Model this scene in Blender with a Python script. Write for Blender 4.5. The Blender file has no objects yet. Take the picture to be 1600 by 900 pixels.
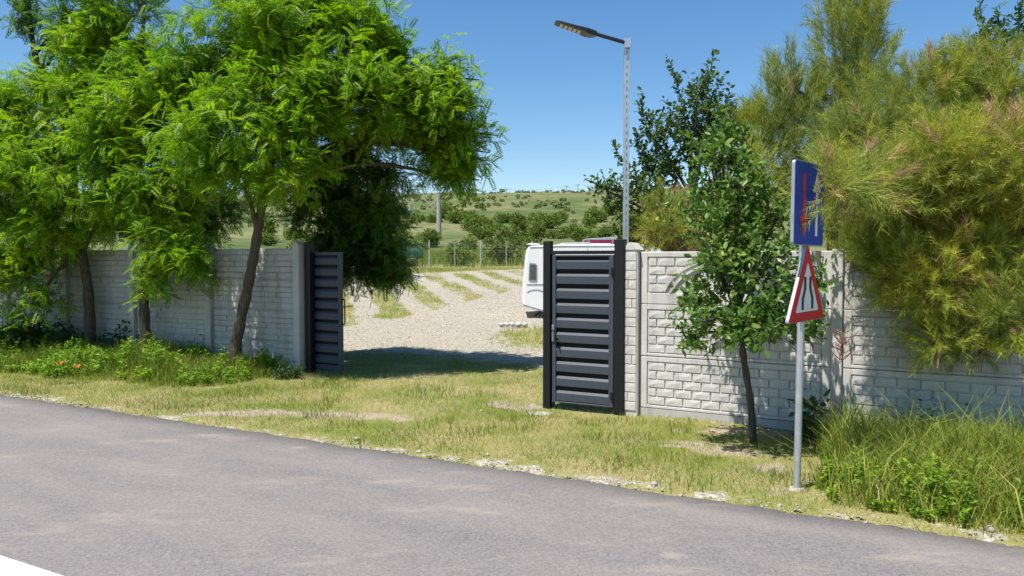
import bpy, bmesh, math
import numpy as np
from mathutils import Vector, noise as mnoise
R = math.radians
rng = np.random.default_rng(11)
sc = bpy.context.scene
col = sc.collection

# ------------------------------------------------------------------ camera, sky, sun, exposure
CAMZ, FPX, PITCH = 1.78, 1186.0, math.atan(44 / 1186)
cam_d = bpy.data.cameras.new('camera')
cam_d.sensor_width = 36; cam_d.lens = 36 * FPX / 1600
cam_d.clip_start = .05; cam_d.clip_end = 3000
cam = bpy.data.objects.new('camera', cam_d); col.objects.link(cam)
cam.location = (0, 0, CAMZ); cam.rotation_euler = (math.pi / 2 - PITCH, 0, 0)
sc.camera = cam

SUN_EL = R(66.5); SUN_AZ = math.atan2(-.74, -.67)          # sun stands behind the camera, to its left
w = bpy.data.worlds.new('World'); sc.world = w; w.use_nodes = True
nt = w.node_tree
sky = nt.nodes.new('ShaderNodeTexSky'); sky.sky_type = 'NISHITA'; sky.sun_disc = False
sky.sun_elevation = SUN_EL; sky.sun_rotation = SUN_AZ
sky.altitude = 200; sky.air_density = 1.0; sky.dust_density = .35; sky.ozone_density = 1.6
hs_ = nt.nodes.new('ShaderNodeHueSaturation'); hs_.inputs['Saturation'].default_value = 1.28
nt.links.new(sky.outputs[0], hs_.inputs['Color']); nt.links.new(hs_.outputs[0], nt.nodes['Background'].inputs[0])
nt.nodes['Background'].inputs[1].default_value = .10
sun_d = bpy.data.lights.new('sun', 'SUN'); sun_d.energy = 5.0; sun_d.angle = R(.55); sun_d.color = (1, .955, .88)
sun = bpy.data.objects.new('sun', sun_d); col.objects.link(sun)
to_sun = Vector((math.sin(SUN_AZ) * math.cos(SUN_EL), math.cos(SUN_AZ) * math.cos(SUN_EL), math.sin(SUN_EL)))
sun.rotation_euler = to_sun.to_track_quat('Z', 'Y').to_euler()
sc.view_settings.view_transform = 'Standard'; sc.view_settings.look = 'None'
sc.view_settings.exposure = .62; sc.view_settings.gamma = 1
sc.render.engine = 'CYCLES'
sc.cycles.max_bounces = 6; sc.cycles.transparent_max_bounces = 8

# ------------------------------------------------------------------ geometry of the place
def ray(px, py):
    a = (px - 800) / FPX; b = -(py - 450) / FPX
    return np.array([a, math.cos(PITCH) + b * math.sin(PITCH), -math.sin(PITCH) + b * math.cos(PITCH)])
def P(px, py, Y):                                   # point at depth Y seen at a place of the photograph
    d = ray(px, py); return np.array([0, 0, CAMZ]) + d * (Y / d[1])
WU = np.array([.882, -.471]); WM = np.array([.471, .882]); WP = np.array([0., 10.1])   # wall line: along, away from road
def wp(s, t, z=0.): q = WP + WU * s + WM * t; return np.array([q[0], q[1], z])
def st(x, y): dx = np.asarray(x); dy = np.asarray(y) - 10.1; return dx * WU[0] + dy * WU[1], dx * WM[0] + dy * WM[1]
def sx(px, t=0.):                                   # s on the line at offset t that stands behind column px
    k = (px - 800) / FPX; d = (10.1 + t / .882) / (1 + .534 * k); return float(st(k * d, d)[0])
ROT = math.atan2(WU[1], WU[0])
ROAD_T = -3.30
def sm(a, b, x): u = np.clip((np.asarray(x, float) - a) / (b - a), 0, 1); return u * u * (3 - 2 * u)

def vnoise(x, y, seed=0):                           # value noise, vectorised
    x = np.asarray(x, float); y = np.asarray(y, float)
    xi = np.floor(x).astype(np.int64); yi = np.floor(y).astype(np.int64); fx = x - xi; fy = y - yi
    fx = fx * fx * (3 - 2 * fx); fy = fy * fy * (3 - 2 * fy)
    def h(i, j):
        n = (i * 374761393 + j * 668265263 + seed * 974634777) & 0x7fffffff
        n = ((n ^ (n >> 13)) * 1274126177) & 0x7fffffff
        return ((n ^ (n >> 16)) & 0xffff) / 65535.
    return (h(xi, yi) * (1 - fx) + h(xi + 1, yi) * fx) * (1 - fy) + (h(xi, yi + 1) * (1 - fx) + h(xi + 1, yi + 1) * fx) * fy
def fbm(x, y, seed=0, o=3):
    v = 0; a = .5
    for i in range(o): v = v + a * vnoise(np.asarray(x) * 2 ** i, np.asarray(y) * 2 ** i, seed + i); a *= .5
    return v / (1 - .5 ** o)

KY = [-2000, 24, 50, 60, 80, 120, 180, 260, 340, 385, 430, 700, 2500]
KZ = [0, 0, 1.27, 1.55, 2.2, 5.0, 11.6, 22.3, 32.2, 34.2, 33, 20, 10]
def H(x, y):
    x = np.asarray(x, float); y = np.asarray(y, float)
    z = np.interp(y, KY, KZ)
    z = np.where(y > 60, z * np.clip(1 + .0006 * x, .85, 1.12), z)
    s, t = st(x, y)
    z = z - .12 * sm(-.6, .6, s) * np.exp(-((t + .3) / 1.1) ** 2)
    near = sm(-3.9, -3.4, t)
    z = z + near * (fbm(x * .9, y * .9, 3) - .5) * .07 + near * (fbm(x * 4, y * 4, 5, 2) - .5) * .025
    z = z + sm(70, 160, y) * (fbm(x / 30, y / 30, 8) - .5) * 3
    z = np.where(t < ROAD_T - .03, z - .05, z - .018 * (1 - near))
    return z
def h1(x, y): return float(H(x, y))

# ------------------------------------------------------------------ scene helpers
def tag(o, label=None, cat=None, group=None, kind=None):
    if label: o['label'] = label
    if cat: o['category'] = cat
    if group: o['group'] = group
    if kind: o['kind'] = kind
    return o
def empty(name, loc=(0, 0, 0), rz=0):
    o = bpy.data.objects.new(name, None); col.objects.link(o); o.location = loc; o.rotation_euler = (0, 0, rz); o.empty_display_size = .1
    return o
def link(name, me, mat=None, parent=None):
    o = bpy.data.objects.new(name, me); col.objects.link(o)
    if mat is not None and not me.materials: me.materials.append(mat)
    if parent is not None: o.parent = parent
    return o
def npmesh(name, V, F, tint=None, smooth=False):
    V = np.asarray(V, np.float32).reshape(-1, 3); F = np.asarray(F, np.int32); k = F.shape[1]
    me = bpy.data.meshes.new(name)
    me.vertices.add(len(V)); me.vertices.foreach_set('co', V.ravel())
    me.loops.add(F.size); me.loops.foreach_set('vertex_index', F.ravel())
    me.polygons.add(len(F)); me.polygons.foreach_set('loop_start', np.arange(0, F.size, k, dtype=np.int32))
    me.polygons.foreach_set('loop_total', np.full(len(F), k, np.int32))
    if smooth: me.polygons.foreach_set('use_smooth', np.ones(len(F), bool))
    if tint is not None:
        a = me.attributes.new('tint', 'FLOAT', 'POINT'); a.data.foreach_set('value', np.asarray(tint, np.float32))
    me.update(calc_edges=True); me.validate(clean_customdata=False)
    return me
class MB:
    def __init__(s): s.v = []; s.f = []
    def add(s, V, F):
        b = len(s.v); s.v += [tuple(map(float, p)) for p in V]; s.f += [tuple(i + b for i in f) for f in F]; return s
    def box(s, x0, x1, y0, y1, z0, z1):
        return s.add([(x0, y0, z0), (x1, y0, z0), (x1, y1, z0), (x0, y1, z0), (x0, y0, z1), (x1, y0, z1), (x1, y1, z1), (x0, y1, z1)],
                     [(0, 3, 2, 1), (4, 5, 6, 7), (0, 1, 5, 4), (1, 2, 6, 5), (2, 3, 7, 6), (3, 0, 4, 7)])
    def prism(s, pts, axis, a0, a1):                 # polygon extruded along x ('x': pts are (y,z)), y (pts are (x,z)) or z
        n = len(pts)
        mk = {'x': lambda p, a: (a, p[0], p[1]), 'y': lambda p, a: (p[0], a, p[1]), 'z': lambda p, a: (p[0], p[1], a)}[axis]
        V = [mk(p, a0) for p in pts] + [mk(p, a1) for p in pts]
        return s.add(V, [tuple(range(n))[::-1], tuple(range(n, 2 * n))] + [(i, (i + 1) % n, n + (i + 1) % n, n + i) for i in range(n)])
    def tube(s, pts, rad, n=8, cap=True):
        V, F = tube(pts, rad, n); s.add(V, F)
        if cap: m = len(pts); b = len(s.v) - m * n; s.f += [tuple(b + i for i in range(n))[::-1], tuple(b + (m - 1) * n + i for i in range(n))]
        return s
    def mesh(s, name, bevel=0, smooth=False):
        me = bpy.data.meshes.new(name); me.from_pydata(s.v, [], s.f)
        bm = bmesh.new(); bm.from_mesh(me)
        bmesh.ops.recalc_face_normals(bm, faces=bm.faces)
        if bevel: bmesh.ops.bevel(bm, geom=[e for e in bm.edges if len(e.link_faces) == 2 and e.calc_face_angle(0) > .6], offset=bevel, segments=1, affect='EDGES', clamp_overlap=True)
        if smooth:
            for f in bm.faces: f.smooth = True
        bm.to_mesh(me); bm.free(); return me
    def build(s, name, mat, parent=None, bevel=0, smooth=False): return link(name, s.mesh(name, bevel, smooth), mat, parent)
def tube(pts, rad, n=8):
    pts = np.asarray(pts, float); m = len(pts); rad = np.broadcast_to(rad, (m,))
    V = []; ref = np.array([.31, .2, .93])
    for i in range(m):
        t = pts[min(i + 1, m - 1)] - pts[max(i - 1, 0)]; t = t / (np.linalg.norm(t) + 1e-9)
        a = np.cross(t, ref); 
        if np.linalg.norm(a) < .1: a = np.cross(t, [1, 0, 0])
        a /= np.linalg.norm(a); b = np.cross(t, a)
        for k in range(n):
            q = 2 * math.pi * k / n; V.append(pts[i] + rad[i] * (math.cos(q) * a + math.sin(q) * b))
    F = [(i * n + k, i * n + (k + 1) % n, (i + 1) * n + (k + 1) % n, (i + 1) * n + k) for i in range(m - 1) for k in range(n)]
    return V, F
def spline(pts, k=6):                                # Catmull-Rom through points
    p = np.asarray(pts, float); p = np.vstack([2 * p[0] - p[1], p, 2 * p[-1] - p[-2]]); out = []
    for i in range(1, len(p) - 2):
        for u in np.linspace(0, 1, k, endpoint=False):
            out.append(.5 * (2 * p[i] + (p[i + 1] - p[i - 1]) * u + (2 * p[i - 1] - 5 * p[i] + 4 * p[i + 1] - p[i + 2]) * u * u + (3 * p[i] - p[i - 1] - 3 * p[i + 1] + p[i + 2]) * u ** 3))
    out.append(p[-2]); return np.array(out)

# ------------------------------------------------------------------ materials
class NT:
    def __init__(s, name):
        s.m = bpy.data.materials.new(name); s.m.use_nodes = True; s.t = s.m.node_tree; s.b = s.t.nodes['Principled BSDF']; s.out = s.t.nodes['Material Output']
    def n(s, typ, **kw):
        o = s.t.nodes.new(typ)
        for k, v in kw.items():
            if k in o.inputs.keys() if hasattr(o.inputs, 'keys') else False: s.set(o.inputs[k], v)
            else: setattr(o, k, v)
        return o
    def set(s, sock, v):
        if isinstance(v, bpy.types.NodeSocket): s.t.links.new(v, sock)
        else: sock.default_value = v
    def pos(s): return s.n('ShaderNodeNewGeometry').outputs['Position']
    def obj(s): return s.n('ShaderNodeTexCoord').outputs['Object']
    def noise(s, scale, detail=4, vec=None, rough=.55, dist=0):
        o = s.n('ShaderNodeTexNoise'); s.set(o.inputs['Scale'], scale); s.set(o.inputs['Detail'], detail); s.set(o.inputs['Roughness'], rough); s.set(o.inputs['Distortion'], dist)
        s.set(o.inputs['Vector'], vec if vec is not None else s.obj()); return o.outputs['Fac']
    def voro(s, scale, vec=None, feature='F1', out='Distance'):
        o = s.n('ShaderNodeTexVoronoi'); o.feature = feature; s.set(o.inputs['Scale'], scale); s.set(o.inputs['Vector'], vec if vec is not None else s.obj()); return o.outputs[out]
    def ramp(s, fac, stops, interp='LINEAR'):
        o = s.n('ShaderNodeValToRGB'); r = o.color_ramp; r.interpolation = interp
        while len(r.elements) < len(stops): r.elements.new(.5)
        for e, (p, c) in zip(r.elements, stops): e.position = p; e.color = (*c, 1) if len(c) == 3 else c
        s.set(o.inputs[0], fac); return o.outputs[0]
    def rng(s, v, a, b, c=0., d=1.):
        o = s.n('ShaderNodeMapRange'); s.set(o.inputs[0], v); s.set(o.inputs[1], a); s.set(o.inputs[2], b); s.set(o.inputs[3], c); s.set(o.inputs[4], d); return o.outputs[0]
    def mix(s, f, a, b, mode='MIX'):
        o = s.n('ShaderNodeMix'); o.data_type = 'RGBA'; o.blend_type = mode; s.set(o.inputs[0], f)
        for i, v in ((6, a), (7, b)): s.set(o.inputs[i], (*v, 1) if isinstance(v, tuple) and len(v) == 3 else v)
        return o.outputs[2]
    def math(s, op, a, b=0.):
        o = s.n('ShaderNodeMath'); o.operation = op; s.set(o.inputs[0], a); s.set(o.inputs[1], b); return o.outputs[0]
    def attr(s, name): o = s.n('ShaderNodeAttribute'); o.attribute_name = name; return o.outputs['Fac']
    def map(s, vec, scale=(1, 1, 1), rot=(0, 0, 0)):
        o = s.n('ShaderNodeMapping'); s.set(o.inputs[0], vec); o.inputs['Scale'].default_value = scale; o.inputs['Rotation'].default_value = rot; return o.outputs[0]
    def bump(s, h, strength=.5, dist=.01):
        o = s.n('ShaderNodeBump'); s.set(o.inputs['Strength'], strength); s.set(o.inputs['Distance'], dist); s.set(o.inputs['Height'], h); s.t.links.new(o.outputs[0], s.b.inputs['Normal'])
    def base(s, c, rough=.8, spec=.3, metal=0.):
        s.set(s.b.inputs['Base Color'], (*c, 1) if isinstance(c, tuple) and len(c) == 3 else c); s.set(s.b.inputs['Roughness'], rough)
        s.b.inputs['Specular IOR Level'].default_value = spec; s.b.inputs['Metallic'].default_value = metal; return s.m
    def leaf(s, colr, trans=.35, rough=.5, spec=.35, tcol=None):
        s.base(colr, rough, spec)
        tr = s.n('ShaderNodeBsdfTranslucent'); s.set(tr.inputs[0], tcol if tcol is not None else colr)
        mx = s.n('ShaderNodeMixShader'); mx.inputs[0].default_value = trans
        s.t.links.new(s.b.outputs[0], mx.inputs[1]); s.t.links.new(tr.outputs[0], mx.inputs[2]); s.t.links.new(mx.outputs[0], s.out.inputs[0]); return s.m

def plain(name, c, rough=.6, spec=.4, metal=0., var=.12, scale=8, bump=0.):
    n = NT(name); f = n.noise(scale, 5, n.pos())
    k = n.mix(n.rng(f, .3, .7), tuple(x * (1 - var) for x in c), tuple(min(1, x * (1 + var)) for x in c))
    n.base(k, rough, spec, metal)
    if bump: n.bump(n.noise(scale * 6, 4, n.pos()), bump, .004)
    return n.m
M = {}
def mat_asphalt():
    n = NT('asphalt'); p = n.pos(); pr = n.map(p, (1, 1, 1), (0, 0, -ROT))
    fine = n.noise(160, 3, p, .7); mid = n.noise(1.1, 5, n.map(pr, (.5, 1.6, 1)), .6); tracks = n.noise(1.5, 6, n.map(p, (.55, 1.7, 1), (0, 0, R(-24))), .68)
    g2 = n.noise(45, 3, p, .75); fine = n.math('ADD', n.math('MULTIPLY', fine, .5), n.math('MULTIPLY', g2, .5)); c = n.mix(n.rng(fine, .35, .67), (.092, .084, .083), (.262, .241, .234))
    c = n.mix(n.rng(mid, .35, .75, 0, .45), c, (.285, .25, .23))
    c = n.mix(n.rng(tracks, .56, .72, 0, .55), c, (.34, .295, .24))
    spots = n.voro(1.3, n.map(p, (.6, 1, 1))); c = n.mix(n.rng(spots, .02, .09, .45, 0), c, (.38, .33, .27))
    oil = n.voro(.8, n.map(p, (.7, 1.3, 1), (0, 0, .7))); c = n.mix(n.rng(oil, .014, .03, .75, 0), c, (.05, .05, .055))
    n.base(c, .86, .25); n.bump(n.math('ADD', fine, n.math('MULTIPLY', n.voro(120, p), .6)), .4, .005); return n.m
def mat_ground():
    n = NT('ground_soil'); p = n.pos()
    gv = n.attr('gravel'); br = n.attr('bare'); far = n.attr('far')
    big = n.noise(.9, 5, p, .6); fine = n.noise(38, 4, p, .65)
    dry = n.mix(n.rng(fine, .3, .7), (.22, .185, .075), (.36, .31, .15)); grn = n.mix(n.rng(fine, .3, .7), (.10, .125, .028), (.22, .24, .055))
    g = n.mix(n.rng(big, .36, .62), grn, dry)
    soil = n.mix(n.rng(fine, .3, .7), (.26, .205, .15), (.42, .35, .27))
    g = n.mix(n.rng(n.math('ADD', br, n.rng(n.noise(2.6, 4, p), .3, .7, -.28, .28)), .42, .62), g, soil)
    cell = n.voro(34, p, out='Color'); sep = n.n('ShaderNodeSeparateColor'); n.set(sep.inputs[0], cell)
    st_ = n.ramp(sep.outputs[0], [(0, (.20, .18, .14)), (.45, (.32, .288, .228)), (.8, (.40, .365, .295)), (1, (.50, .465, .395))])
    st_ = n.mix(n.rng(n.noise(.55, 4, p), .4, .7, 0, .4), st_, (.37, .31, .235))
    edge = n.math('ADD', gv, n.rng(n.noise(3.2, 5, p, .7), .25, .75, -.55, .55))
    g = n.mix(n.rng(edge, .4, .6), g, st_)
    hl = n.noise(.045, 8, p, .72); hs = n.noise(.22, 8, p, .75)
    hill = n.ramp(hl, [(.42, (.065, .098, .033)), (.5, (.115, .135, .05)), (.60, (.185, .178, .085))])
    hill = n.mix(n.rng(hs, .49, .57, 0, .8), hill, (.085, .115, .035))
    dryf = n.rng(far, .7, 1.0, 0, .35); hill = n.mix(dryf, hill, (.215, .195, .115))
    g = n.mix(n.rng(far, .05, .3), g, hill)
    n.base(g, .95, .1)
    hgt = n.math('ADD', fine, n.math('MULTIPLY', n.math('MULTIPLY', n.voro(26, p), gv), 1.3)); n.bump(hgt, .6, .02); return n.m
def mat_concrete(name, c, dirt=.5, red=0.):
    n = NT(name); p = n.pos()
    a = n.noise(3.5, 6, p, .6); b = n.noise(70, 4, p, .6); str_ = n.noise(5, 5, n.map(p, (1, 1, .16)), .6)
    k = n.mix(n.rng(a, .3, .72), tuple(x * .80 for x in c), c)
    k = n.mix(n.rng(str_, .5, .75, 0, dirt), k, (.23, .215, .185))
    k = n.mix(n.rng(b, .35, .75, 0, .25), k, tuple(x * .62 for x in c))
    n.base(k, .9, .2); n.bump(n.math('ADD', b, n.math('MULTIPLY', a, .7)), .45, .006); return n.m
def mat_bark(name, a, b):
    n = NT(name); p = n.pos()
    f = n.noise(26, 5, n.map(p, (1.6, 1.6, .28)), .65, 1.2); c = n.mix(n.rng(f, .3, .7), a, b)
    n.base(c, .95, .1); n.bump(f, .9, .03); return n.m
def mat_leaf(name, stops, trans=.35, rough=.5, spec=.35, ns=1.3, boost=1.5):
    n = NT(name); isl = n.n('ShaderNodeNewGeometry').outputs['Random Per Island']; nz = n.noise(ns, 3, n.pos())
    f = n.math('ADD', n.math('MULTIPLY', isl, .5), n.rng(nz, .28, .72, 0, .5)); c = n.ramp(f, stops)
    t = n.mix(1.0, c, (boost, boost * 1.1, boost * .55), 'MULTIPLY'); n.leaf(c, trans, rough, spec, t); return n.m
def mat_tint(name, stops, trans=.3, rough=.6, spec=.25):
    n = NT(name); c = n.ramp(n.attr('tint'), stops); n.leaf(c, trans, rough, spec); return n.m
M['asphalt'] = mat_asphalt(); M['ground'] = mat_ground()
def mat_line():
    n = NT('road_paint'); p = n.pos(); c = n.mix(n.rng(n.noise(3, 5, p, .65), .35, .7, 0, .35), (.74, .735, .71), (.56, .53, .49))
    c = n.mix(n.rng(n.noise(60, 4, p, .7), .60, .68, 0, .8), c, (.22, .20, .19)); n.base(c, .75, .25); n.bump(n.noise(90, 3, p), .4, .004); return n.m
M['line'] = mat_line()
M['conc_grey'] = mat_concrete('pale_grey_concrete', (.50, .485, .455), .75)
M['conc_white'] = mat_concrete('limewashed_concrete', (.63, .605, .57), .6)
M['graphite'] = plain('graphite_powder_coat', (.054, .063, .080), .45, .25, var=.06, scale=20)
M['gap_shade'] = plain('slat_gap_shade', (.006, .0065, .008), .6, .2, var=.1)  # near-black colour paints the shade in the gaps between gate slats
M['black'] = plain('black_steel', (.009, .009, .011), .5, .3, var=.25, scale=25)
M['zinc'] = plain('galvanised_steel', (.56, .58, .60), .38, .5, .75, .14, 22)
M['zinc_pole'] = plain('galvanised_pole', (.46, .48, .50), .45, .5, .55, .14, 14)
M['handle'] = plain('brushed_handle', (.30, .31, .32), .35, .5, .8)
M['blue'] = plain('blue_sign_sheet', (.006, .040, .34), .45, .25, var=.06)
M['red'] = plain('red_sign_sheet', (.60, .014, .026), .45, .25, var=.06)
M['white'] = plain('white_sign_sheet', (.80, .80, .80), .32, .5, var=.03)
M['symbol'] = plain('black_sign_print', (.015, .015, .016), .4)
M['alu'] = plain('grey_sign_rim', (.34, .36, .38), .45, .5, .4)
M['van'] = plain('caravan_white', (.80, .80, .79), .3, .5, var=.04, scale=2)
M['van_trim'] = plain('caravan_grey_trim', (.25, .26, .28), .4)
M['glass'] = plain('tinted_glass', (.10, .11, .10), .08, .6, var=.2)
M['rubber'] = plain('tyre_rubber', (.02, .02, .02), .8)
M['pink'] = plain('pink_tarpaulin', (.60, .06, .17), .6, .3, var=.45, scale=7)
M['roofgrey'] = plain('grey_roof_sheet', (.36, .37, .39), .5)
M['lamp_black'] = plain('lamp_housing', (.016, .018, .026), .4)
M['lens'] = plain('lamp_lens', (.34, .32, .26), .15, .6)
M['stone'] = plain('pale_limestone', (.36, .325, .26), .85, .2, var=.35, scale=18, bump=.4)
M['mast'] = mat_concrete('mast_concrete', (.42, .39, .35), .4)
M['wire'] = plain('dull_wire', (.45, .46, .46), .6)
M['net'] = plain('green_shade_net', (.03, .075, .045), .8, .1, var=.3, scale=6)
M['rust'] = plain('rusty_stalk', (.26, .10, .07), .8, .1, var=.3)
M['bark'] = mat_bark('locust_bark', (.055, .042, .030), (.17, .135, .10))
M['bark2'] = mat_bark('fruit_bark', (.06, .048, .038), (.15, .125, .10))
M['bark3'] = mat_bark('tamarisk_bark', (.09, .06, .045), (.22, .16, .12))
M['locust'] = mat_leaf('locust_leaf', [(0, (.048, .125, .010)), (.35, (.12, .235, .012)), (.7, (.235, .36, .014)), (1, (.42, .47, .025))], .42, .5, .22, 1.1, 1.5)  # darkest tones also put inner crown shade into the leaf colour
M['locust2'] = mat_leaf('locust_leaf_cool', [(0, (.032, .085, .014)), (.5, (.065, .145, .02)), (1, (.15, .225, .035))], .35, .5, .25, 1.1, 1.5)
M['plum'] = mat_leaf('plum_leaf', [(0, (.035, .075, .024)), (.5, (.065, .12, .036)), (1, (.13, .19, .06))], .22, .5, .22)
M['apple'] = mat_leaf('apple_leaf', [(0, (.045, .105, .020)), (.5, (.095, .18, .032)), (.85, (.17, .26, .05)), (1, (.28, .34, .09))], .28, .42, .32)
TAM = [(0, (.11, .155, .06)), (.25, (.19, .245, .055)), (.5, (.38, .42, .05)), (.72, (.54, .50, .07)), (.8, (.44, .29, .12)), (1, (.55, .33, .20))]
M['tam'] = mat_tint('tamarisk_sprays', TAM, .34)
M['grass'] = mat_tint('grass_blades', [(0, (.075, .135, .014)), (.35, (.185, .25, .026)), (.6, (.33, .335, .06)), (.8, (.45, .40, .18)), (1, (.56, .50, .31))], .3)
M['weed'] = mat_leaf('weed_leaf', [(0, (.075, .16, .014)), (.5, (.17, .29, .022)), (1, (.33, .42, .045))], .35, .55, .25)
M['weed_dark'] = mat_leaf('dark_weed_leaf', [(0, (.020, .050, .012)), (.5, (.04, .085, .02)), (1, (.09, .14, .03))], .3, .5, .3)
M['shrub'] = mat_leaf('shrub_leaf', [(0, (.075, .11, .026)), (.5, (.125, .175, .038)), (1, (.21, .255, .07))], .3, .75, .05, .25)
M['shrub_pale'] = mat_leaf('pale_shrub_leaf', [(0, (.16, .18, .07)), (.5, (.24, .26, .11)), (1, (.36, .36, .19))], .3, .75, .05, .25)
M['scrub'] = mat_leaf('hill_scrub_leaf', [(0, (.07, .10, .03)), (.5, (.12, .155, .042)), (1, (.19, .21, .07))], .25, .7, .1, .1)
M['poppy'] = plain('poppy_petal', (.65, .10, .02), .6, .2)

# ------------------------------------------------------------------ ground, road
def axis(dense0, dense1, step, lo, hi, g=1.16):
    a = list(np.arange(dense0, dense1 + 1e-6, step)); d = step
    while a[-1] < hi: d *= g; a.append(a[-1] + d)
    d = step
    while a[0] > lo: d *= g; a.insert(0, a[0] - d)
    return np.array(a)
gx = axis(-12, 8, .17, -1500, 1500)
gy = np.concatenate([axis(3, 17, .17, -400, 17)[:-1], np.arange(17, 52, .3), axis(52, 60, 1., 52, 1800, 1.05)])
gy = np.unique(np.round(gy, 4)); gy = gy[np.concatenate([[True], np.diff(gy) > .05])]
GX, GY = np.meshgrid(gx, gy); GZ = H(GX, GY)
nx, ny = len(gx), len(gy)
idx = np.arange(nx * ny).reshape(ny, nx)
F = np.stack([idx[:-1, :-1], idx[:-1, 1:], idx[1:, 1:], idx[1:, :-1]], -1).reshape(-1, 4)
me = npmesh('ground', np.stack([GX, GY, GZ], -1), F, smooth=True)
BD = np.array([.24, -.97]); BN = np.array([.97, .24])
def gravel_mask(x, y):
    s, t = st(x, y)
    lot = sm(1.6, 3.6, t + .9 * (fbm(x * .5, y * .5, 21) - .5) * 2)
    b = x * BN[0] + y * BN[1]; front = (y - 19.0) - 2.85 * (x + 4.4)          # line where the bays begin
    front = (y - 20.2) - 2.9 * (x + 4.4)
    inbay = sm(-.4, .5, front) * sm(43.5, 42, y - .65 * (x + 6))
    strip = sm(.30, .42, np.abs((b / 2.15) % 1 - .5) * 1.0 + .08)
    strip = sm(.20, .40, np.abs(((b + .35 + .5 * (fbm(x * .6, y * .6, 37) - .5)) / 1.75) % 1 - .5))
    crossgrass = sm(.72, .8, fbm(x * .25 + 7, y * .25, 33))
    g = lot * (1 - inbay * (1 - strip) * (.35 + .6 * fbm(x * .45, y * .45, 35)) - .45 * crossgrass)
    g = g * sm(44.5, 43, y - .65 * (x + 6))
    isl = np.exp(-(((x - .75) / 1.3) ** 2 + ((y - 17.6) / 2.6) ** 2) ** 1.5)   # grass island by the caravan
    g = g * (1 - .9 * isl)
    kerb = np.exp(-((t - ROAD_T - .10) / .13) ** 2) * (.35 + .6 * fbm(s * 1.2, t * 0, 44))
    g = np.clip(np.maximum(g, kerb), 0, 1)
    return g * np.where((x < -30) | (x > 14), 0, 1)
def bare_mask(x, y):
    s, t = st(x, y); b = 0
    for px, py, rx, ry in ((335, 607, .55, .16), (1150, 700, .7, .5), (1215, 735, .6, .35), (480, 645, .9, .35), (350, 648, .6, .2), (620, 655, .8, .25), (1080, 690, .5, .3), (760, 625, .7, .25), (1240, 770, .35, .25), (1090, 660, 1.4, .18)):
        q = P(px, py, CAMZ * FPX / (py - 406)); b = b + .55 * np.exp(-((x - q[0]) / rx) ** 2 - ((y - q[1]) / ry) ** 2)
    return np.clip(b + .35 * np.exp(-((t + .1) / .3) ** 2), 0, 1)
for nm, val in (('gravel', gravel_mask(GX, GY)), ('bare', bare_mask(GX, GY)), ('far', sm(46, 70, GY) * .35 + sm(90, 380, GY) * .65)):
    a = me.attributes.new(nm, 'FLOAT', 'POINT'); a.data.foreach_set('value', val.astype(np.float32).ravel())
tag(link('ground', me, M['ground']), kind='structure')

ss = np.concatenate([np.linspace(-300, -30, 60, endpoint=False), np.arange(-30, 20, .08), np.linspace(20, 300, 60)])
tt = np.concatenate([[-.0, -.012], [-.35, -.8, -1.6, -2.6, -4, -6, -8.5]])
edge = ROAD_T + (fbm(ss * 2.2, ss * 0, 61) - .5) * .10 + (fbm(ss * 9, ss * 0, 66, 2) - .5) * .05
V = []
for k, dt in enumerate(tt):
    for s_, e in zip(ss, edge):
        zz = -.05 if k == 0 else (.002 if k == 1 else .008)
        V.append(wp(s_, e + dt if k < 3 else ROAD_T + dt, zz))
n_ = len(ss); idx = np.arange(len(tt) * n_).reshape(len(tt), n_)
F = np.stack([idx[:-1, :-1], idx[1:, :-1], idx[1:, 1:], idx[:-1, 1:]], -1).reshape(-1, 4)
tag(link('road', npmesh('road', V, F), M['asphalt']), kind='structure')
V = [wp(s_, t_, .0125) for t_ in (-6.40, -6.66) for s_ in np.linspace(-120, 60, 60)]
F = [(i, i + 60, i + 61, i + 1) for i in range(59)]
tag(link('road_marking', npmesh('road_marking', V, F), M['line']), kind='structure')

# ------------------------------------------------------------------ walls
def rock_meshes(name, mat, n=6, amp=.25, sides=1):
    out = []
    for i in range(n):                               # unit piece: x,z in -.5...5, front at y=-1, back at y=0
        g = [-.5, -.17, .2, .5]; hgt = [-.5, 0, .5]; V = []; Fc = []
        r = np.random.default_rng(100 + i)
        for a in hgt:
            for b in g:
                ed = (abs(a) == .5) or (abs(b) == .5)
                V.append((b * (.97 if ed else 1), -(1 - (.16 if ed else 0)) + r.uniform(-amp, amp) * (.35 if ed else 1), a * (.93 if ed else 1) + (0 if ed else r.uniform(-.2, .2))))
        for j in range(2):
            for k in range(3): q = j * 4 + k; Fc.append((q, q + 1, q + 5, q + 4))
        ring = [0, 1, 2, 3, 7, 11, 10, 9, 8, 4]; b0 = len(V)
        for q in ring: V.append((V[q][0] / .97, 0, V[q][2] / .93))
        for j in range(10): Fc.append((ring[j], b0 + j, b0 + (j + 1) % 10, ring[(j + 1) % 10]))
        m_ = MB(); m_.add(V, Fc); out.append(m_.mesh(name)); out[-1].materials.append(mat)
    return out
brick_me = rock_meshes('brick', M['conc_white'], 6, .13); slat_me = rock_meshes('stone_slat', M['conc_grey'], 6, .35)
def piece(name, mes, parent, x, y, z, L, D, Hh):
    o = bpy.data.objects.new(name, mes[int(rng.integers(len(mes)))]); col.objects.link(o); o.parent = parent
    o.location = (x, y, z); o.scale = (L, D, Hh); return o

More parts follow.
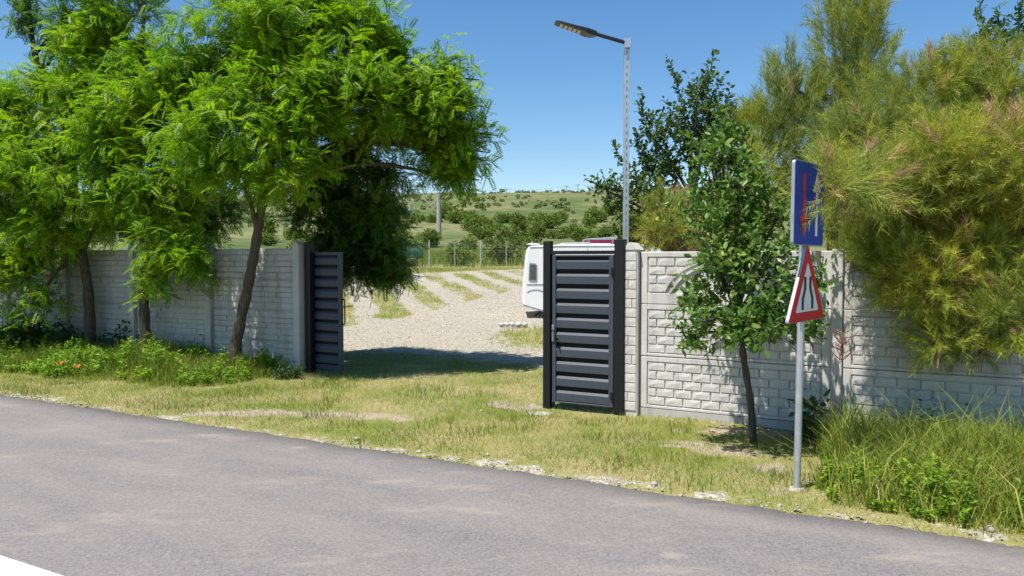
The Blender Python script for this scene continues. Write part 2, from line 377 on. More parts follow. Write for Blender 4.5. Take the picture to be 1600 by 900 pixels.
def left_wall():
    s0 = sx(468); base = wp(s0, 0); root = empty('panel_wall', base, ROT)
    tag(root, 'grey concrete panel wall with slate relief behind the three leaning trunks', 'wall')
    for b in range(6):                               # x runs to the right along the wall; bays go left
        x1 = -b * 1.99; x0 = x1 - 1.99; npan = 4 if b < 3 else 3
        top = npan * .497 + .0
        pm = MB(); pm.prism([(-.065, -.3), (.065, -.3), (.065, 4 * .497 + .02 if b < 4 else 1.55), (0, 4 * .497 + .09 if b < 4 else 1.62), (-.065, 4 * .497 + .02 if b < 4 else 1.55)], 'y', -.09, .05)
        o = pm.build('post', M['conc_grey'], root, .008); o.location = (x1, 0, 0)
        for k in range(npan):
            z0 = k * .497 - .02
            panel = MB().box(x0 + .05, x1 - .05, -.005, .035, z0 + .007, z0 + .490).build('panel', M['conc_grey'], root, .004)
            MB().box(x0 + .055, x1 - .055, .012, .030, z0 - .012, z0 + .0065).build('tongue', M['conc_grey'], panel)
            rows = 5; zz = z0 + .022; hs = rng.uniform(.8, 1.2, rows); hs = hs / hs.sum() * .455
            mb = MB()
            for r_ in range(rows):
                x = x0 + .085; nn = int(rng.integers(3, 6)); ws = rng.uniform(.6, 1.5, nn); ws = ws / ws.sum() * 1.82
                for w_ in ws:
                    D = rng.uniform(.010, .036)
                    if b < 3: piece('stone_slat', slat_me, panel, x + w_ / 2, -.0045, zz + hs[r_] / 2, w_ - .008, D, hs[r_] - .010)
                    else:
                        sm_ = slat_me[int(rng.integers(6))]; mb.add([(x + w_ / 2 + v.co.x * (w_ - .006), -.0045 + v.co.y * D, zz + hs[r_] / 2 + v.co.z * (hs[r_] - .007)) for v in sm_.vertices], [tuple(p.vertices) for p in sm_.polygons])
                    x += w_
                zz += hs[r_]
            if b >= 3: tag(mb.build('stone_slats', M['conc_grey'], panel), kind='stuff')
    return root
left_wall()

def right_wall():
    s0 = sx(978); L0 = sx(1001) - s0
    root = empty('brick_pattern_wall', wp(s0, 0), ROT)
    tag(root, 'whitish brick-pattern concrete panel wall behind the young tree and traffic sign', 'wall')
    # end pillar
    pil = MB().box(0, L0, -.10, .10, -.35, 1.90).build('pillar', M['conc_white'], root, .006)
    MB().prism([(-.012, 1.9), (L0 + .012, 1.9), (L0 * .5 + .02, 1.99), (L0 * .5 - .02, 1.99)], 'y', -.115, .115).build('pillar_cap', M['conc_white'], pil, .004)
    nr = 17; rh = 1.94 / nr
    for r_ in range(nr):
        zc = -.06 + rh * (r_ + .5)
        segs = ([(.012, L0 - .012)], [(.012, L0 * .62), (L0 * .62, L0 - .012)], [(.012, L0 * .36), (L0 * .36, L0 - .012)])[(r_ * 2) % 3 if r_ % 2 else 0]
        for a, b in segs: piece('brick', brick_me, pil, (a + b) / 2, -.0995, zc, b - a - .007, .016, rh - .009)
    MB().box(L0 + .005, 8, -.03, .05, -.35, -.024).build('plinth', M['conc_grey'], root)
    xs = [L0 + .01, sx(1305) - s0 - .03]; bl = xs[1] - xs[0]
    for b in range(3):
        x0 = xs[0] + b * (bl + .12); x1 = x0 + bl
        MB().box(x1 + .005, x1 + .115, -.07, .06, -.35, 1.90).build('post', M['conc_white'], root, .008)
        for k in range(3):
            z0 = -.02 + k * .634; z1 = z0 + .63
            panel = MB().box(x0, x1, -.004, .04, z0, z1).build('panel', M['conc_white'], root, .004)
            fr = MB(); bw = .085; e = -.0035
            fr.box(x0, x0 + bw, -.026, e, z0 + .004, z1 - .004); fr.box(x1 - bw, x1, -.026, e, z0 + .004, z1 - .004)
            fr.box(x0 + bw + .001, x1 - bw - .001, -.026, e, z1 - .062, z1 - .004); fr.box(x0 + bw + .001, x1 - bw - .001, -.026, e, z0 + .004, z0 + (.035 if k < 2 else .13))
            fr.build('border', M['conc_white'], panel, .004)
            if b == 2: continue
            rows = 5 if k < 2 else 4; za = z0 + (.042 if k < 2 else .14); zb = z1 - .068; rh = (zb - za) / rows
            xa, xb = x0 + bw + .008, x1 - bw - .008; W = xb - xa; bw_ = W / 9
            cx = (xa + xb) / 2; ar = W * .40; az = za - .10
            for r_ in range(rows):
                off = 0 if (r_ % 2 == 0) else -.5; i = 0
                while True:
                    p0 = max(xa, xa + (i + off) * bw_); p1 = min(xb, xa + (i + 1 + off) * bw_); i += 1
                    if p0 >= xb - .01: break
                    zc = za + rh * (r_ + .5)
                    if k == 2:                       # top panel: bricks only outside the flat arch
                        if math.hypot((max(abs(p0 - cx), abs(p1 - cx))), (zc - az) * 1.55) < ar + .10: continue
                    piece('brick', brick_me, panel, (p0 + p1) / 2, -.0035, zc, p1 - p0 - .012, .023, rh - .013)
            if k == 2:
                am = MB(); 
                for rr in (ar, ar - .085):
                    A = [(cx + (rr + d) * math.cos(q), az + (rr + d) * math.sin(q) / 1.55) for d in (0, .04) for q in np.linspace(.22, math.pi - .22, 25)]
                    pts = [p for p in A[:25]] + [p for p in A[25:]][::-1]
                    Vv = [(x, y, z) for y in (-.03, -.0035) for x, z in A]; Ff = []
                    for j in range(24):
                        Ff += [(j, j + 1, 26 + j, 25 + j), (50 + j, 75 + j, 76 + j, 51 + j), (j, 50 + j, 51 + j, j + 1), (25 + j, 26 + j, 76 + j, 75 + j)]
                    am.add(Vv, Ff)
                am.build('arch_moulding', M['conc_white'], panel)
    return root
right_wall()

# ------------------------------------------------------------------ gates
def louvre(mb, x0, x1, z0, z1, y0, d=.034):          # one pressed louvre slat: sloped bright top lip, flat face, undercut foot
    hgt = z1 - z0
    mb.prism([(y0, z0 + hgt * .02), (y0 - d, z0 + hgt * .02), (y0 - d - .002, z0 + hgt * .76), (y0 - .003, z1 - .002), (y0, z1)], 'x', x0, x1); return mb
def pedestrian_gate():
    sa, sb = sx(851, -.1), sx(977, -.1); W = sb - sa; z0, z1 = -.14, 2.02
    root = empty('pedestrian_gate', wp(sa, -.1, 0), ROT); tag(root, 'narrow closed graphite louvre gate in black frame beside the brick pillar', 'gate')
    MB().box(0, .10, -.05, .05, z0 - .15, z1).build('post', M['black'], root, .004)
    MB().box(W - .125, W, -.05, .05, z0 - .2, z1 + .01).build('post', M['black'], root, .004)
    MB().box(.1005, W - .1255, -.035, .035, z1 - .17, z1 - .125).build('lintel', M['black'], root, .003)
    MB().box(.1005, .135, -.01, .04, z0 + .05, z1 - .1705).build('stop_bar', M['black'], root, .003)
    a, b, c, d = .128, W - .137, z0 + .10, z1 - .178
    fm = MB(); q = .048
    fm.box(a, a + q, -.040, -.004, c, d); fm.box(b - q * 1.25, b, -.040, -.004, c, d)
    fm.box(a + q, b - q * 1.25, -.043, -.013, d - .02, d); fm.box(a + q, b - q * 1.25, -.043, -.013, c, c + .018)
    fm.build('leaf_frame', M['graphite'], root, .003)
    MB().box(a + q * .5, b - q * .5, -.0025, .004, c + .01, d - .01).build('back_sheet', M['gap_shade'], root)
    n = 10; zt = d - .022; hh = (d - .022 - c - .02) / (n - .12)
    for i in range(n):
        top = zt - hh * i - hh * .16
        bot = max(top - hh * .69, c + .02)
        louvre(MB(), a + q + .004, b - q * 1.25 - .004, bot, top, -.0028, .026).build('slat', M['graphite'], root)
    zc = .83; xl = a + .018
    hp = MB().box(xl - .018, xl + .018, -.058, -.0455, zc - .09, zc + .12).build('handle_plate', M['handle'], root, .003)
    MB().tube([(xl, -.058, zc + .05), (xl, -.10, zc + .05), (xl + .02, -.112, zc + .05), (xl + .05, -.112, zc + .045), (xl + .062, -.112, zc + .0), (xl + .064, -.112, zc - .03)], .009, 8).build('lever', M['black'], hp, smooth=True)
    MB().box(xl + .03, xl + .075, -.075, -.0455, zc - .075, zc - .045).build('padlock', M['black'], root, .004)
    MB().box(b - .03, b + .012, -.062, -.0455, c + .1, c + .2).build('hinge', M['black'], root, .003)
    MB().box(b - .03, b + .012, -.062, -.0455, d - .25, d - .15).build('hinge', M['black'], root, .003)
    return root
pedestrian_gate()
def sliding_gate():
    s1 = sx(534, .14); root = empty('sliding_gate', wp(s1, .14, 0), ROT); W = 4.4; z0, z1 = .06, 1.90
    tag(root, 'dark louvred sliding gate pushed back behind the grey wall, under the trees', 'gate')
    fm = MB(); fm.box(-.055, 0, -.03, .03, z0, z1); fm.box(-W, -W + .06, -.03, .03, z0, z1)
    fm.box(-W + .06, -.055, -.028, .028, z1 - .05, z1); fm.box(-W + .06, -.055, -.028, .028, z0, z0 + .09)
    fm.build('leaf_frame', M['graphite'], root, .003)
    MB().box(-W + .05, -.05, .004, .012, z0 + .05, z1 - .03).build('back_sheet', M['gap_shade'], root)
    n = 10; hh = (z1 - .05 - z0 - .09) / n
    for i in range(n):
        t = z1 - .052 - hh * i - .02
        louvre(MB(), -W + .062, -.057, t - hh * .74, t, .0035, .026).build('slat', M['graphite'], root)
    MB().tube([(0, 0, 1.17), (.045, 0, 1.17), (.052, 0, 1.163), (.052, 0, .80), (.045, 0, .79), (0, 0, .79)], .010, 8).build('handle', M['black'], root, smooth=True)
    MB().box(-W, -.6, -.03, .03, z0 - .05, z0 - .002).build('runner', M['black'], root)
    st2 = MB(); rr = .055
    for zc in (.52, .33): st2.prism([(-.28 - .075, zc - rr), (-.28 + .055, zc - rr), (-.28 + .055, zc + rr * .9), (-.28 - .06, zc + rr)], 'y', -.0262, -.0255)
    return root
sliding_gate()
gp = empty('gate_guide_post', wp(sx(480), .06, 0), ROT); tag(gp, 'black steel guide post between grey wall end and sliding gate', 'post')
MB().box(-.055, .055, -.06, .05, -.2, 2.04).build('post', M['black'], gp, .004)
MB().box(-.06, .06, -.065, .055, 2.0405, 2.05).build('cap', M['black'], gp, .002)

# ------------------------------------------------------------------ street lamp
def street_lamp():
    Y = 9.72; b = P(977.5, 406, Y); zt = P(977.5, 63, Y)[2]
    root = empty('street_lamp', (b[0], b[1], h1(b[0], b[1]))); tag(root, 'slender galvanised lamp post with dark lamp head rising behind the narrow gate', 'street lamp')
    h = zt - h1(b[0], b[1])
    MB().prism([(-.034, -.03), (-.004, -.03), (-.004, -.026), (-.030, -.026), (-.030, .03), (.030, .03), (.030, -.026), (.004, -.026), (.004, -.03), (.034, -.03), (.034, .034), (-.034, .034)], 'z', -.3, h).build('post', M['zinc'], root)
    bk = MB().box(-.029, .029, -.0255, -.021, .0, h - .05).build('perforated_strip', M['lamp_black'], root)
    zz = .1; rung = MB()
    while zz < h - .1: rung.box(-.0041, .0041, -.0295, -.0265, zz, zz + .05); zz += .092
    tag(rung.build('bridge_strip', M['zinc'], root), kind='stuff')
    d = np.array([-.97, -.05, .262]); d /= np.linalg.norm(d)
    p0 = np.array([0, -.05, h - .05]); p1 = p0 + d * .43
    MB().tube([p0 + d * -.02, p1], .024, 10).build('arm', M['lamp_black'], root, smooth=False)
    MB().box(-.04, .04, -.075, -.031, h - .11, h + .005).build('clamp', M['zinc'], root, .004)
    up = np.array([.262, 0, .97]); sd = np.cross(d, up); prof = [(0, .03, .05), (.06, .032, .07), (.13, .03, .10), (.24, .018, .11), (.50, .006, .10), (.54, .0, .07)]
    V = []
    for u, th, wd in prof:
        dn = .045 if u < .14 else .03 - .05 * (u - .14)
        if u == 0: dn = .03
        for sgn, zq in ((-1, -dn), (1, -dn), (1, th * .35), (.6, th), (-.6, th), (-1, th * .35)): V.append(p1 + d * (u - .02) + sd * wd * sgn + up * zq)
    F = [(i * 6 + k, i * 6 + (k + 1) % 6, (i + 1) * 6 + (k + 1) % 6, (i + 1) * 6 + k) for i in range(5) for k in range(6)] + [tuple(range(6))[::-1], tuple(range(30, 36))]
    hd = MB().add(V, F).build('lamp_head', M['lamp_black'], root)
    lm = MB()
    for i in range(5):
        c = p1 + d * (.2 + i * .058) + up * (-.036 + i * .003); lm.add([c + d * a + sd * b_ + up * e for a in (-.02, .02) for b_ in (-.07, .07) for e in (-.004, .012)], [(0, 1, 3, 2), (4, 6, 7, 5), (0, 4, 5, 1), (2, 3, 7, 6), (0, 2, 6, 4), (1, 5, 7, 3)])
    lm.build('lens', M['lens'], hd)
street_lamp()

# ------------------------------------------------------------------ traffic sign
def traffic_sign():
    b = P(1245, 767, CAMZ * FPX / (767 - 406)); gz = h1(b[0], b[1]); root = empty('traffic_sign', (b[0], b[1], gz))
    root.rotation_euler = (0, R(.55), 0)
    tag(root, 'galvanised pole with blue arrow plate above red-bordered road-narrows triangle', 'traffic sign')
    Y = b[1]; Z = lambda py: CAMZ - (py - 406) * Y / FPX - gz
    MB().tube([(0, 0, -.2), (0, 0, Z(262))], .0275, 14).build('pole', M['zinc_pole'], root)
    MB().tube([(0, 0, -.03), (0, 0, .02)], [.09, .05], 10).build('footing', M['stone'], root)
    def plate(name, ang, cx, z):                     # plate frame: local x to the right along the plate, -y towards its viewer
        o = empty(name, (cx, 0, z), ang); o.parent = root; return o
    # blue plate; its left edge is nearer to the road
    ang = R(46); hgt = Z(256) - Z(384); wd = .545; zc = (Z(256) + Z(384)) / 2
    def rr(w_, h_, r_, k=4):
        pts = []
        for cx, cz, a0 in ((w_ / 2 - r_, -h_ / 2 + r_, -90), (w_ / 2 - r_, h_ / 2 - r_, 0), (-w_ / 2 + r_, h_ / 2 - r_, 90), (-w_ / 2 + r_, -h_ / 2 + r_, 180)):
            for i in range(k + 1): q = R(a0 + 90 * i / k); pts.append((cx + r_ * math.cos(q), cz + r_ * math.sin(q)))
        return pts
    off = .036
    bp = MB().prism(rr(wd, hgt, .03), 'y', -off - .025, -off).build('blue_plate', M['alu'], root); bp.location = (-.015, .0, zc); bp.rotation_euler = (0, 0, ang)
    yf = -off - .0255
    MB().prism(rr(wd - .012, hgt - .012, .026), 'y', yf - .0012, yf).build('blue_face', M['blue'], bp)
    def arrow(cx, up_, top, bot, m, name):
        hw, sw, hl = .072, .021, .16
        pts = [(cx - sw, bot), (cx + sw, bot), (cx + sw, top - hl), (cx + hw, top - hl), (cx, top), (cx - hw, top - hl), (cx - sw, top - hl)]
        if not up_: pts = [(x, top + bot - z) for x, z in pts][::-1]
        MB().prism(pts, 'y', yf - .0032, yf - .0018).build(name, m, bp)
    arrow(-.105, False, hgt * .36, -hgt * .40, M['red'], 'red_arrow'); arrow(.13, True, hgt * .41, -hgt * .38, M['white'], 'white_arrow')
    for z in (hgt * .25, -hgt * .25): MB().box(-.2, .2, -off, -off + .03, z - .015, z + .015).build('back_rail', M['alu'], bp)
    # triangle
    zb, zt = Z(501), Z(386); ht = zt - zb; side = ht / .866 * 1.06; ang2 = R(47)
    tp = empty('triangle_plate'); tp.parent = root; tp.location = (-.015, .0, zb); tp.rotation_euler = (0, R(-1.2), ang2)
    def tri(sc_, r_=.035):
        A = [(-side / 2, 0), (side / 2, 0), (0, side * .866)]; cx, cz = 0, side * .2887
        A = [((x - cx) * sc_, cz + (z - cz) * sc_) for x, z in A]; pts = []
        for i in range(3):
            p = np.array(A[i]); a = np.array(A[i - 1]); b_ = np.array(A[(i + 1) % 3]); da = (a - p) / np.linalg.norm(a - p); db = (b_ - p) / np.linalg.norm(b_ - p)
            for u in np.linspace(0, 1, 5): pts.append(tuple((1 - u) ** 2 * (p + da * r_) + 2 * u * (1 - u) * p + u * u * (p + db * r_)))
        return pts
    MB().prism(tri(1.0), 'y', -off - .025, -off).build('rim', M['alu'], tp)
    MB().prism(tri(.985), 'y', yf - .0012, yf).build('red_border', M['red'], tp)
    MB().prism(tri(.63, .02), 'y', yf - .0030, yf - .0018).build('white_field', M['white'], tp)
    for sg in (-1, 1):
        w2 = .021; x0, x1 = .092 * sg, .05 * sg; zz = [ht * .16, ht * .30, ht * .44, ht * .60]; c = [x0, x0, x1, x1]
        V = [(x + e, yy, z) for yy in (yf - .0048, yf - .0036) for x, z in zip(c, zz) for e in (-w2, w2)]
        Ff = [(2 * i, 2 * i + 1, 2 * i + 3, 2 * i + 2) for i in range(3)] + [(8 + 2 * i, 10 + 2 * i, 11 + 2 * i, 9 + 2 * i) for i in range(3)]
        MB().add(V, Ff).build('symbol_bar', M['symbol'], tp)
    MB().box(-.12, .12, -off, -off + .03, ht * .3, ht * .33).build('back_rail', M['alu'], tp)
traffic_sign()

# ------------------------------------------------------------------ caravan and trailer
def caravan():
    Y = 23.; p = P(817, 498, Y); gz = h1(p[0] + 2, Y + 1); k = Y / FPX; root = empty('caravan', (p[0], Y, gz)); tag(root, 'white touring caravan parked on the gravel behind the narrow gate', 'caravan')
    prof = [(0, .40), (.0, .72), (.03, 1.2), (.10, 1.9), (.14, 2.12), (.22, 2.20), (1.2, 2.24), (3.6, 2.24), (4.1, 2.16), (4.28, 1.9), (4.40, 1.1), (4.40, .5), (4.1, .25), (.75, .18)]
    body = MB().prism(prof, 'y', 0, 2.1).build('body', M['van'], root, .035)
    MB().prism([(.20, 2.17), (1.2, 2.215), (3.6, 2.215), (3.9, 2.19), (3.9, 2.17), (3.6, 2.185), (1.2, 2.185), (.2, 2.145)], 'y', -.012, -.0005).build('roof_rail', M['van_trim'], body)
    def win(x0, x1, z0, z1, sl=.03):
        f = MB().prism([(x0, z0 + .03), (x0 + .03, z0), (x1 - .03, z0 - .02), (x1, z0 + .02), (x1, z1 - .05), (x1 - .05, z1), (x0 + .05, z1 + .02), (x0 + .02, z1 - .02)], 'y', -.018, -.001).build('window', M['van_trim'], root, .004)
        MB().prism([(x0 + .03, z0 + .04), (x1 - .03, z0 + .03), (x1 - .035, z1 - .05), (x0 + .05, z1 - .03)], 'y', -.021, -.0185).build('pane', M['glass'], f)
    win(.17, .43, 1.14, 1.67); win(1.0, 1.9, 1.15, 1.7)
    MB().prism([(.12, .80), (.22, .86), (.42, .89), (.75, .80), (.75, .765), (.42, .85), (.24, .83), (.14, .77)], 'y', -.006, -.0005).build('grey_swoosh', M['van_trim'], body)
    MB().prism([(.0, .385), (.76, .165), (.76, .21), (.02, .43)], 'y', -.008, -.0005).build('skirt', M['van_trim'], body)
    MB().tube([(.62, .25, .22), (.45, .25, .12), (.36, .25, .04)], .025, 8).build('steady_leg', M['black'], root)
    for yy in (.02, 1.9):
        t = MB(); t.tube([(2.2, yy, .3), (2.2, yy + .18, .3)], .30, 20).build('wheel', M['rubber'], root)
    d = MB(); d.tube([(.32, .5, 2.215), (.32, .5, 2.245)], .05, 8); d.tube([(.32, .5, 2.245), (.32, .5, 2.275), (.32, .5, 2.295)], [.20, .22, .08], 14); d.build('roof_vent', M['van'], root)
    MB().prism([(1.05, 2.235), (2.2, 2.235), (2.05, 2.32), (1.25, 2.31)], 'y', .4, 1.2).build('roof_hatch', M['roofgrey'], root, .02)
    MB().box(2.1, 2.7, .3, 1.0, 2.235, 2.28).build('roof_hatch', M['van'], root, .015)
    for xx in (.62, 1.95, 3.3): MB().box(xx, xx + .012, -.005, -.0005, .3, 2.15).build('seam', M['van_trim'], body)
    MB().box(.12, 4.2, -.012, -.0005, 1.02, 1.045).build('trim_strip', M['van_trim'], body)
    MB().tube([(.66, -.03, 2.08), (.72, -.03, 2.08)], .03, 6).build('marker_lamp', M['black'], root)
caravan()
def trailer():
    Y = 29.; p = P(921, 380, Y); gz = h1(p[0], Y); root = empty('covered_trailer', (p[0], Y, gz)); tag(root, 'bright pink covered trailer with grey roof beyond the caravan', 'trailer')
    zt = P(921, 375, Y)[2] - gz
    for i in range(3): MB().box(i * .9, i * .9 + .86, 0, 1.8, .55, zt).build('tarpaulin_panel', M['pink'], root, .01)
    for i in range(4): MB().box(i * .9 - .04 if i else -.04, i * .9 + 0.0 if i else -.001, -.02, .02, .5, zt).build('upright', M['van'], root)
    MB().prism([(-.1, zt + .002), (2.8, zt + .002), (2.8, zt + .16), (1.4, zt + .14), (-.1, zt + .05)], 'y', -.06, 1.86).build('roof', M['roofgrey'], root, .01)
    MB().box(-.05, 2.7, .0, 1.8, .4, .548).build('chassis', M['black'], root)
    for x in (.7, 1.9): MB().tube([(x, -.02, .3), (x, .18, .3)], .3, 16).build('wheel', M['rubber'], root)
trailer()

# ------------------------------------------------------------------ far fence, masts, poles
def wire_fence():
    Y = 50.; x0 = P(470, 406, Y)[0]; x1 = P(985, 406, Y)[0]; root = empty('wire_fence', (0, Y, h1(0, Y))); tag(root, 'pale wire mesh fence on thin posts along the far lot edge', 'fence')
    zb = h1(0, Y)
    x = x0; i = 0
    while x < x1 + .1:
        thick = .04 if i % 2 else .025
        MB().box(x - thick, x + thick, -thick, thick, h1(x, Y) - zb - .2, h1(x, Y) - zb + (1.78 if i % 2 else 1.7)).build('post', M['zinc_pole'] if i % 2 else M['mast'], root); x += 1.69; i += 1
    V = []; F = []
    def wire(a, b, r=.002):
        v, f = tube([a, b], r, 3); bb = len(V); V.extend(v); F.extend([tuple(q + bb for q in t) for t in f])
    for z in np.arange(.05, 1.66, .16): wire((x0, 0, z), (x1, 0, z))
    for xx in np.arange(x0, x1, .14): wire((xx, 0, .05), (xx, 0, 1.65))
    tag(link('wire_mesh', npmesh('wire_mesh', V, F), M['wire'], root), kind='stuff')
    q0, q1 = P(560, 406, 49.8)[0], P(660, 406, 49.8)[0]
    nr = empty('shade_net', (q0, 49.8, zb)); tag(nr, 'dark green shade net stretched on stakes before the far fence', 'net')
    n = 24; V = [(u * (q1 - q0), .03 * math.sin(u * 40), .65 + v * .85 - .06 * math.sin(u * math.pi * 3) ** 2 * v + dy * 0) for dy in (0, 1) for v in (0, 1) for u in np.linspace(0, 1, n)]
    V = [(x, y + (.012 if k >= 2 * n else 0), z) for k, (x, y, z) in enumerate(V)]
    F = [(i, i + 1, n + i + 1, n + i) for i in range(n - 1)] + [(2 * n + i, 3 * n + i, 3 * n + i + 1, 2 * n + i + 1) for i in range(n - 1)] + [(n + i, n + i + 1, 3 * n + i + 1, 3 * n + i) for i in range(n - 1)]
    link('net_cloth', npmesh('net_cloth', V, F), M['net'], nr)
    for u in (0, .5, 1): MB().box(u * (q1 - q0) - .03, u * (q1 - q0) + .03, .035, .09, -.2, 1.6).build('stake', M['bark'], nr)
wire_fence()
def mast(px, ptop, Y, sgn, label):
    p = P(px, ptop, Y); gz = h1(p[0], Y); root = empty('railway_mast', (p[0], Y, gz)); tag(root, label, 'mast', 'railway masts on the slope'); h = p[2] - gz
    MB().tube([(0, 0, -.5), (0, 0, h)], [.42, .30], 10).build('pole', M['mast'], root)
    MB().box(-.28, .28, -.28, .28, h, h + .25).build('cap', M['mast'], root, .05)
    MB().tube([(0, 0, h * .56), (-2.9 * sgn, 0, h * .98)], .10, 5).build('bracket', M['mast'], root)
    MB().tube([(0, 0, h * .98), (-.7 * sgn, 0, h * .80), (-1.4 * sgn, 0, h * .755)], .08, 5).build('stay', M['mast'], root)
    return root
mast(685.5, 303, 118., 1, 'concrete railway mast with diagonal bracket, the clearest one on the slope')
mast(620.5, 292, 112., -1, 'concrete railway mast half hidden by drooping locust branches')
mast(641, 320, 175., 1, 'thin distant railway mast between the two nearer masts')
labs = ['ridge power pole nearest to the middle of the skyline', 'ridge power pole left of the lamp post, farther one', 'ridge power pole left of the lamp post, nearer one']
prev = None; tops = []
for lab, px, pt in zip(labs, (791, 885, 903), (294, 289, 287)):
    Y = 372.; p = P(px, pt, Y); gz = h1(p[0], Y); r = empty('power_pole', (p[0], Y, gz)); tag(r, lab, 'pole', 'power poles along the ridge'); h = p[2] - gz
    MB().tube([(0, 0, -1), (0, 0, h)], [.30, .22], 6).build('pole', M['mast'], r); MB().box(-1.1, 1.1, -.1, .1, h - .8, h - .55).build('crossarm', M['mast'], r); tops.append(np.array([p[0], Y, p[2] - .5]))
tops = [P(560, 304, 372.)] + tops + [P(990, 283, 372.)]
V = []; F = []
for a, b in zip(tops[:-1], tops[1:]):
    pts = [a + (b - a) * u - np.array([0, 0, 1.0]) * 4 * u * (1 - u) for u in np.linspace(0, 1, 9)]
    v, f = tube(pts, .07, 3); bb = len(V); V += v; F += [tuple(q + bb for q in t) for t in f]
tag(link('power_line', npmesh('power_line', V, F), M['wire']), 'thin power line strung between the ridge poles', 'power line')

# ------------------------------------------------------------------ foliage machinery
def unit(v): v = np.asarray(v, float); return v / (np.linalg.norm(v, axis=-1, keepdims=True) + 1e-9)
def frames(d, roll_up=None, n_=None):                # (N,3,3): columns = along, side, normal
    d = unit(d); ref = np.zeros_like(d); ref[:, 2] = 1.; bad = np.abs(d[:, 2]) > .97; ref[bad] = (1, 0, 0)
    if roll_up is not None: ref = unit(ref + roll_up)
    s_ = unit(np.cross(ref, d)); n_ = np.cross(d, s_); return np.stack([d, s_, n_], -1)
def stamp(tv, tf, pos, frm, size):                   # template verts (K,3), faces (M,k) at N places
    N = len(pos); K = len(tv)
    V = np.einsum('nij,kj->nki', frm, tv) * np.asarray(size).reshape(-1, 1, 1) + pos[:, None, :]
    F = tf[None] + (np.arange(N) * K)[:, None, None]
    return V.reshape(-1, 3), F.reshape(-1, tf.shape[1])
def frond_template(pairs=8, droop=.35):
    V = []; F = []
    def leaflet(c, d, L, W, nz):
        d = unit(d); s_ = unit(np.cross(nz, d)); b = len(V)
        V.extend([c + d * L * .22 + s_ * W, c + d * L * 1.08 + np.array([0, 0, -.05 * L]), c + d * L * .22 - s_ * W]); F.append((b, b + 1, b + 2))
    up = np.array([0, 0, 1.])
    for i in range(pairs):
        u = .16 + .78 * i / (pairs - 1); c = np.array([u, 0, -droop * u * u])
        L = .27 * (1 - .35 * abs(u - .5)); 
        for sg in (-1, 1): leaflet(c, np.array([.45, sg, -.25]), L, .066, unit(up + np.array([0, -.25 * sg, 0])))
    leaflet(np.array([.96, 0, -droop * .92]), np.array([1, 0, -droop * 1.6]), .2, .055, up)
    return np.array(V), np.array(F)
FR_V, FR_F = frond_template(); FR_V2, FR_F2 = frond_template(5, .5)
LEAF_V = np.array([(0, 0, 0), (.35, .24, .06), (.72, .2, .05), (1, 0, -.06), (.72, -.2, .05), (.35, -.24, .06), (.35, 0, -.03), (.72, 0, -.03)])
LEAF_F = np.array([(0, 6, 1, 1), (0, 5, 6, 6), (6, 7, 2, 1), (5, 4, 7, 6), (7, 3, 2, 2), (4, 3, 7, 7)])
LEAF_F = np.array([(0, 6, 1), (0, 5, 6), (6, 7, 2), (6, 2, 1), (5, 4, 7), (5, 7, 6), (7, 3, 2), (4, 3, 7)])
def in_lobe(c, r, n, inner=.5):
    d = unit(rng.normal(size=(n, 3))); u = inner + (1 - inner) * rng.random(n) ** .7
    return np.asarray(c) + d * u[:, None] * np.asarray(r), d
def px_lobe(px, py, rx, ry, Y, deep=None):
    c = P(px, py, Y); k = Y / FPX; rx, rz = rx * k, ry * k; return c, (rx, deep if deep else .85 * (rx + rz) / 2 + .15, rz)

def twig_tubes(a, b, r=.006):                        # thin three-sided twigs from points a to b
    N = len(a); d = b - a; f = frames(d); V = []
    for k in range(3):
        q = 2 * math.pi * k / 3; o_ = f[:, :, 1] * math.cos(q) + f[:, :, 2] * math.sin(q); V.append(a + o_ * r)
    V.append(b); V = np.stack(V, 1); F = np.array([(0, 1, 3), (1, 2, 3), (2, 0, 3)])[None] + (np.arange(N) * 4)[:, None, None]
    return V.reshape(-1, 3), F.reshape(-1, 3)
def tree_root(name, base, label, cat='tree', group=None):
    o = empty(name, base); return tag(o, label, cat, group)
def world_part(name, V, F, mat, root, base, tint=None, smooth=False):
    return link(name, npmesh(name, np.asarray(V) - np.asarray(base), F, tint, smooth), mat, root)
def limbs(root, base, trunk_pts, rads, lobes, mat, lr=.035):
    tp = spline(trunk_pts, 6); rr = np.interp(np.linspace(0, 1, len(tp)), np.linspace(0, 1, len(rads)), rads)
    rr = rr * (1 + .10 * np.sin(np.arange(len(tp)) * 2.1)); V, F = tube(tp, rr, 12)
    V = np.array(V) + rng.normal(size=(len(V), 3)) * rr.mean() * .04
    world_part('trunk', V, F, mat, root, base, smooth=True)
    BV, BF = [], []
    for c, r in lobes:
        c = np.asarray(c); i = int(np.argmin(np.linalg.norm(tp - (c - np.array([0, 0, .8])), axis=1) + (np.arange(len(tp)) < len(tp) * .4) * 2)); a = tp[i]
        m1 = a + (c - a) * .5 + np.array([rng.uniform(-.1, .1), rng.uniform(-.1, .1), .22 * np.linalg.norm(c - a)]) * .6
        pts = spline([a, m1, c, c + (c - m1) * .35], 5); r0 = min(rr[i] * .7, lr * (1 + np.linalg.norm(c - a) * .25)); v, f = tube(pts, np.linspace(r0, .008, len(pts)), 6)
        b = len(BV); BV += v; BF += [tuple(q + b for q in t) for t in f]
    if BV: world_part('limb', BV, BF, mat, root, base, smooth=True)
    return tp

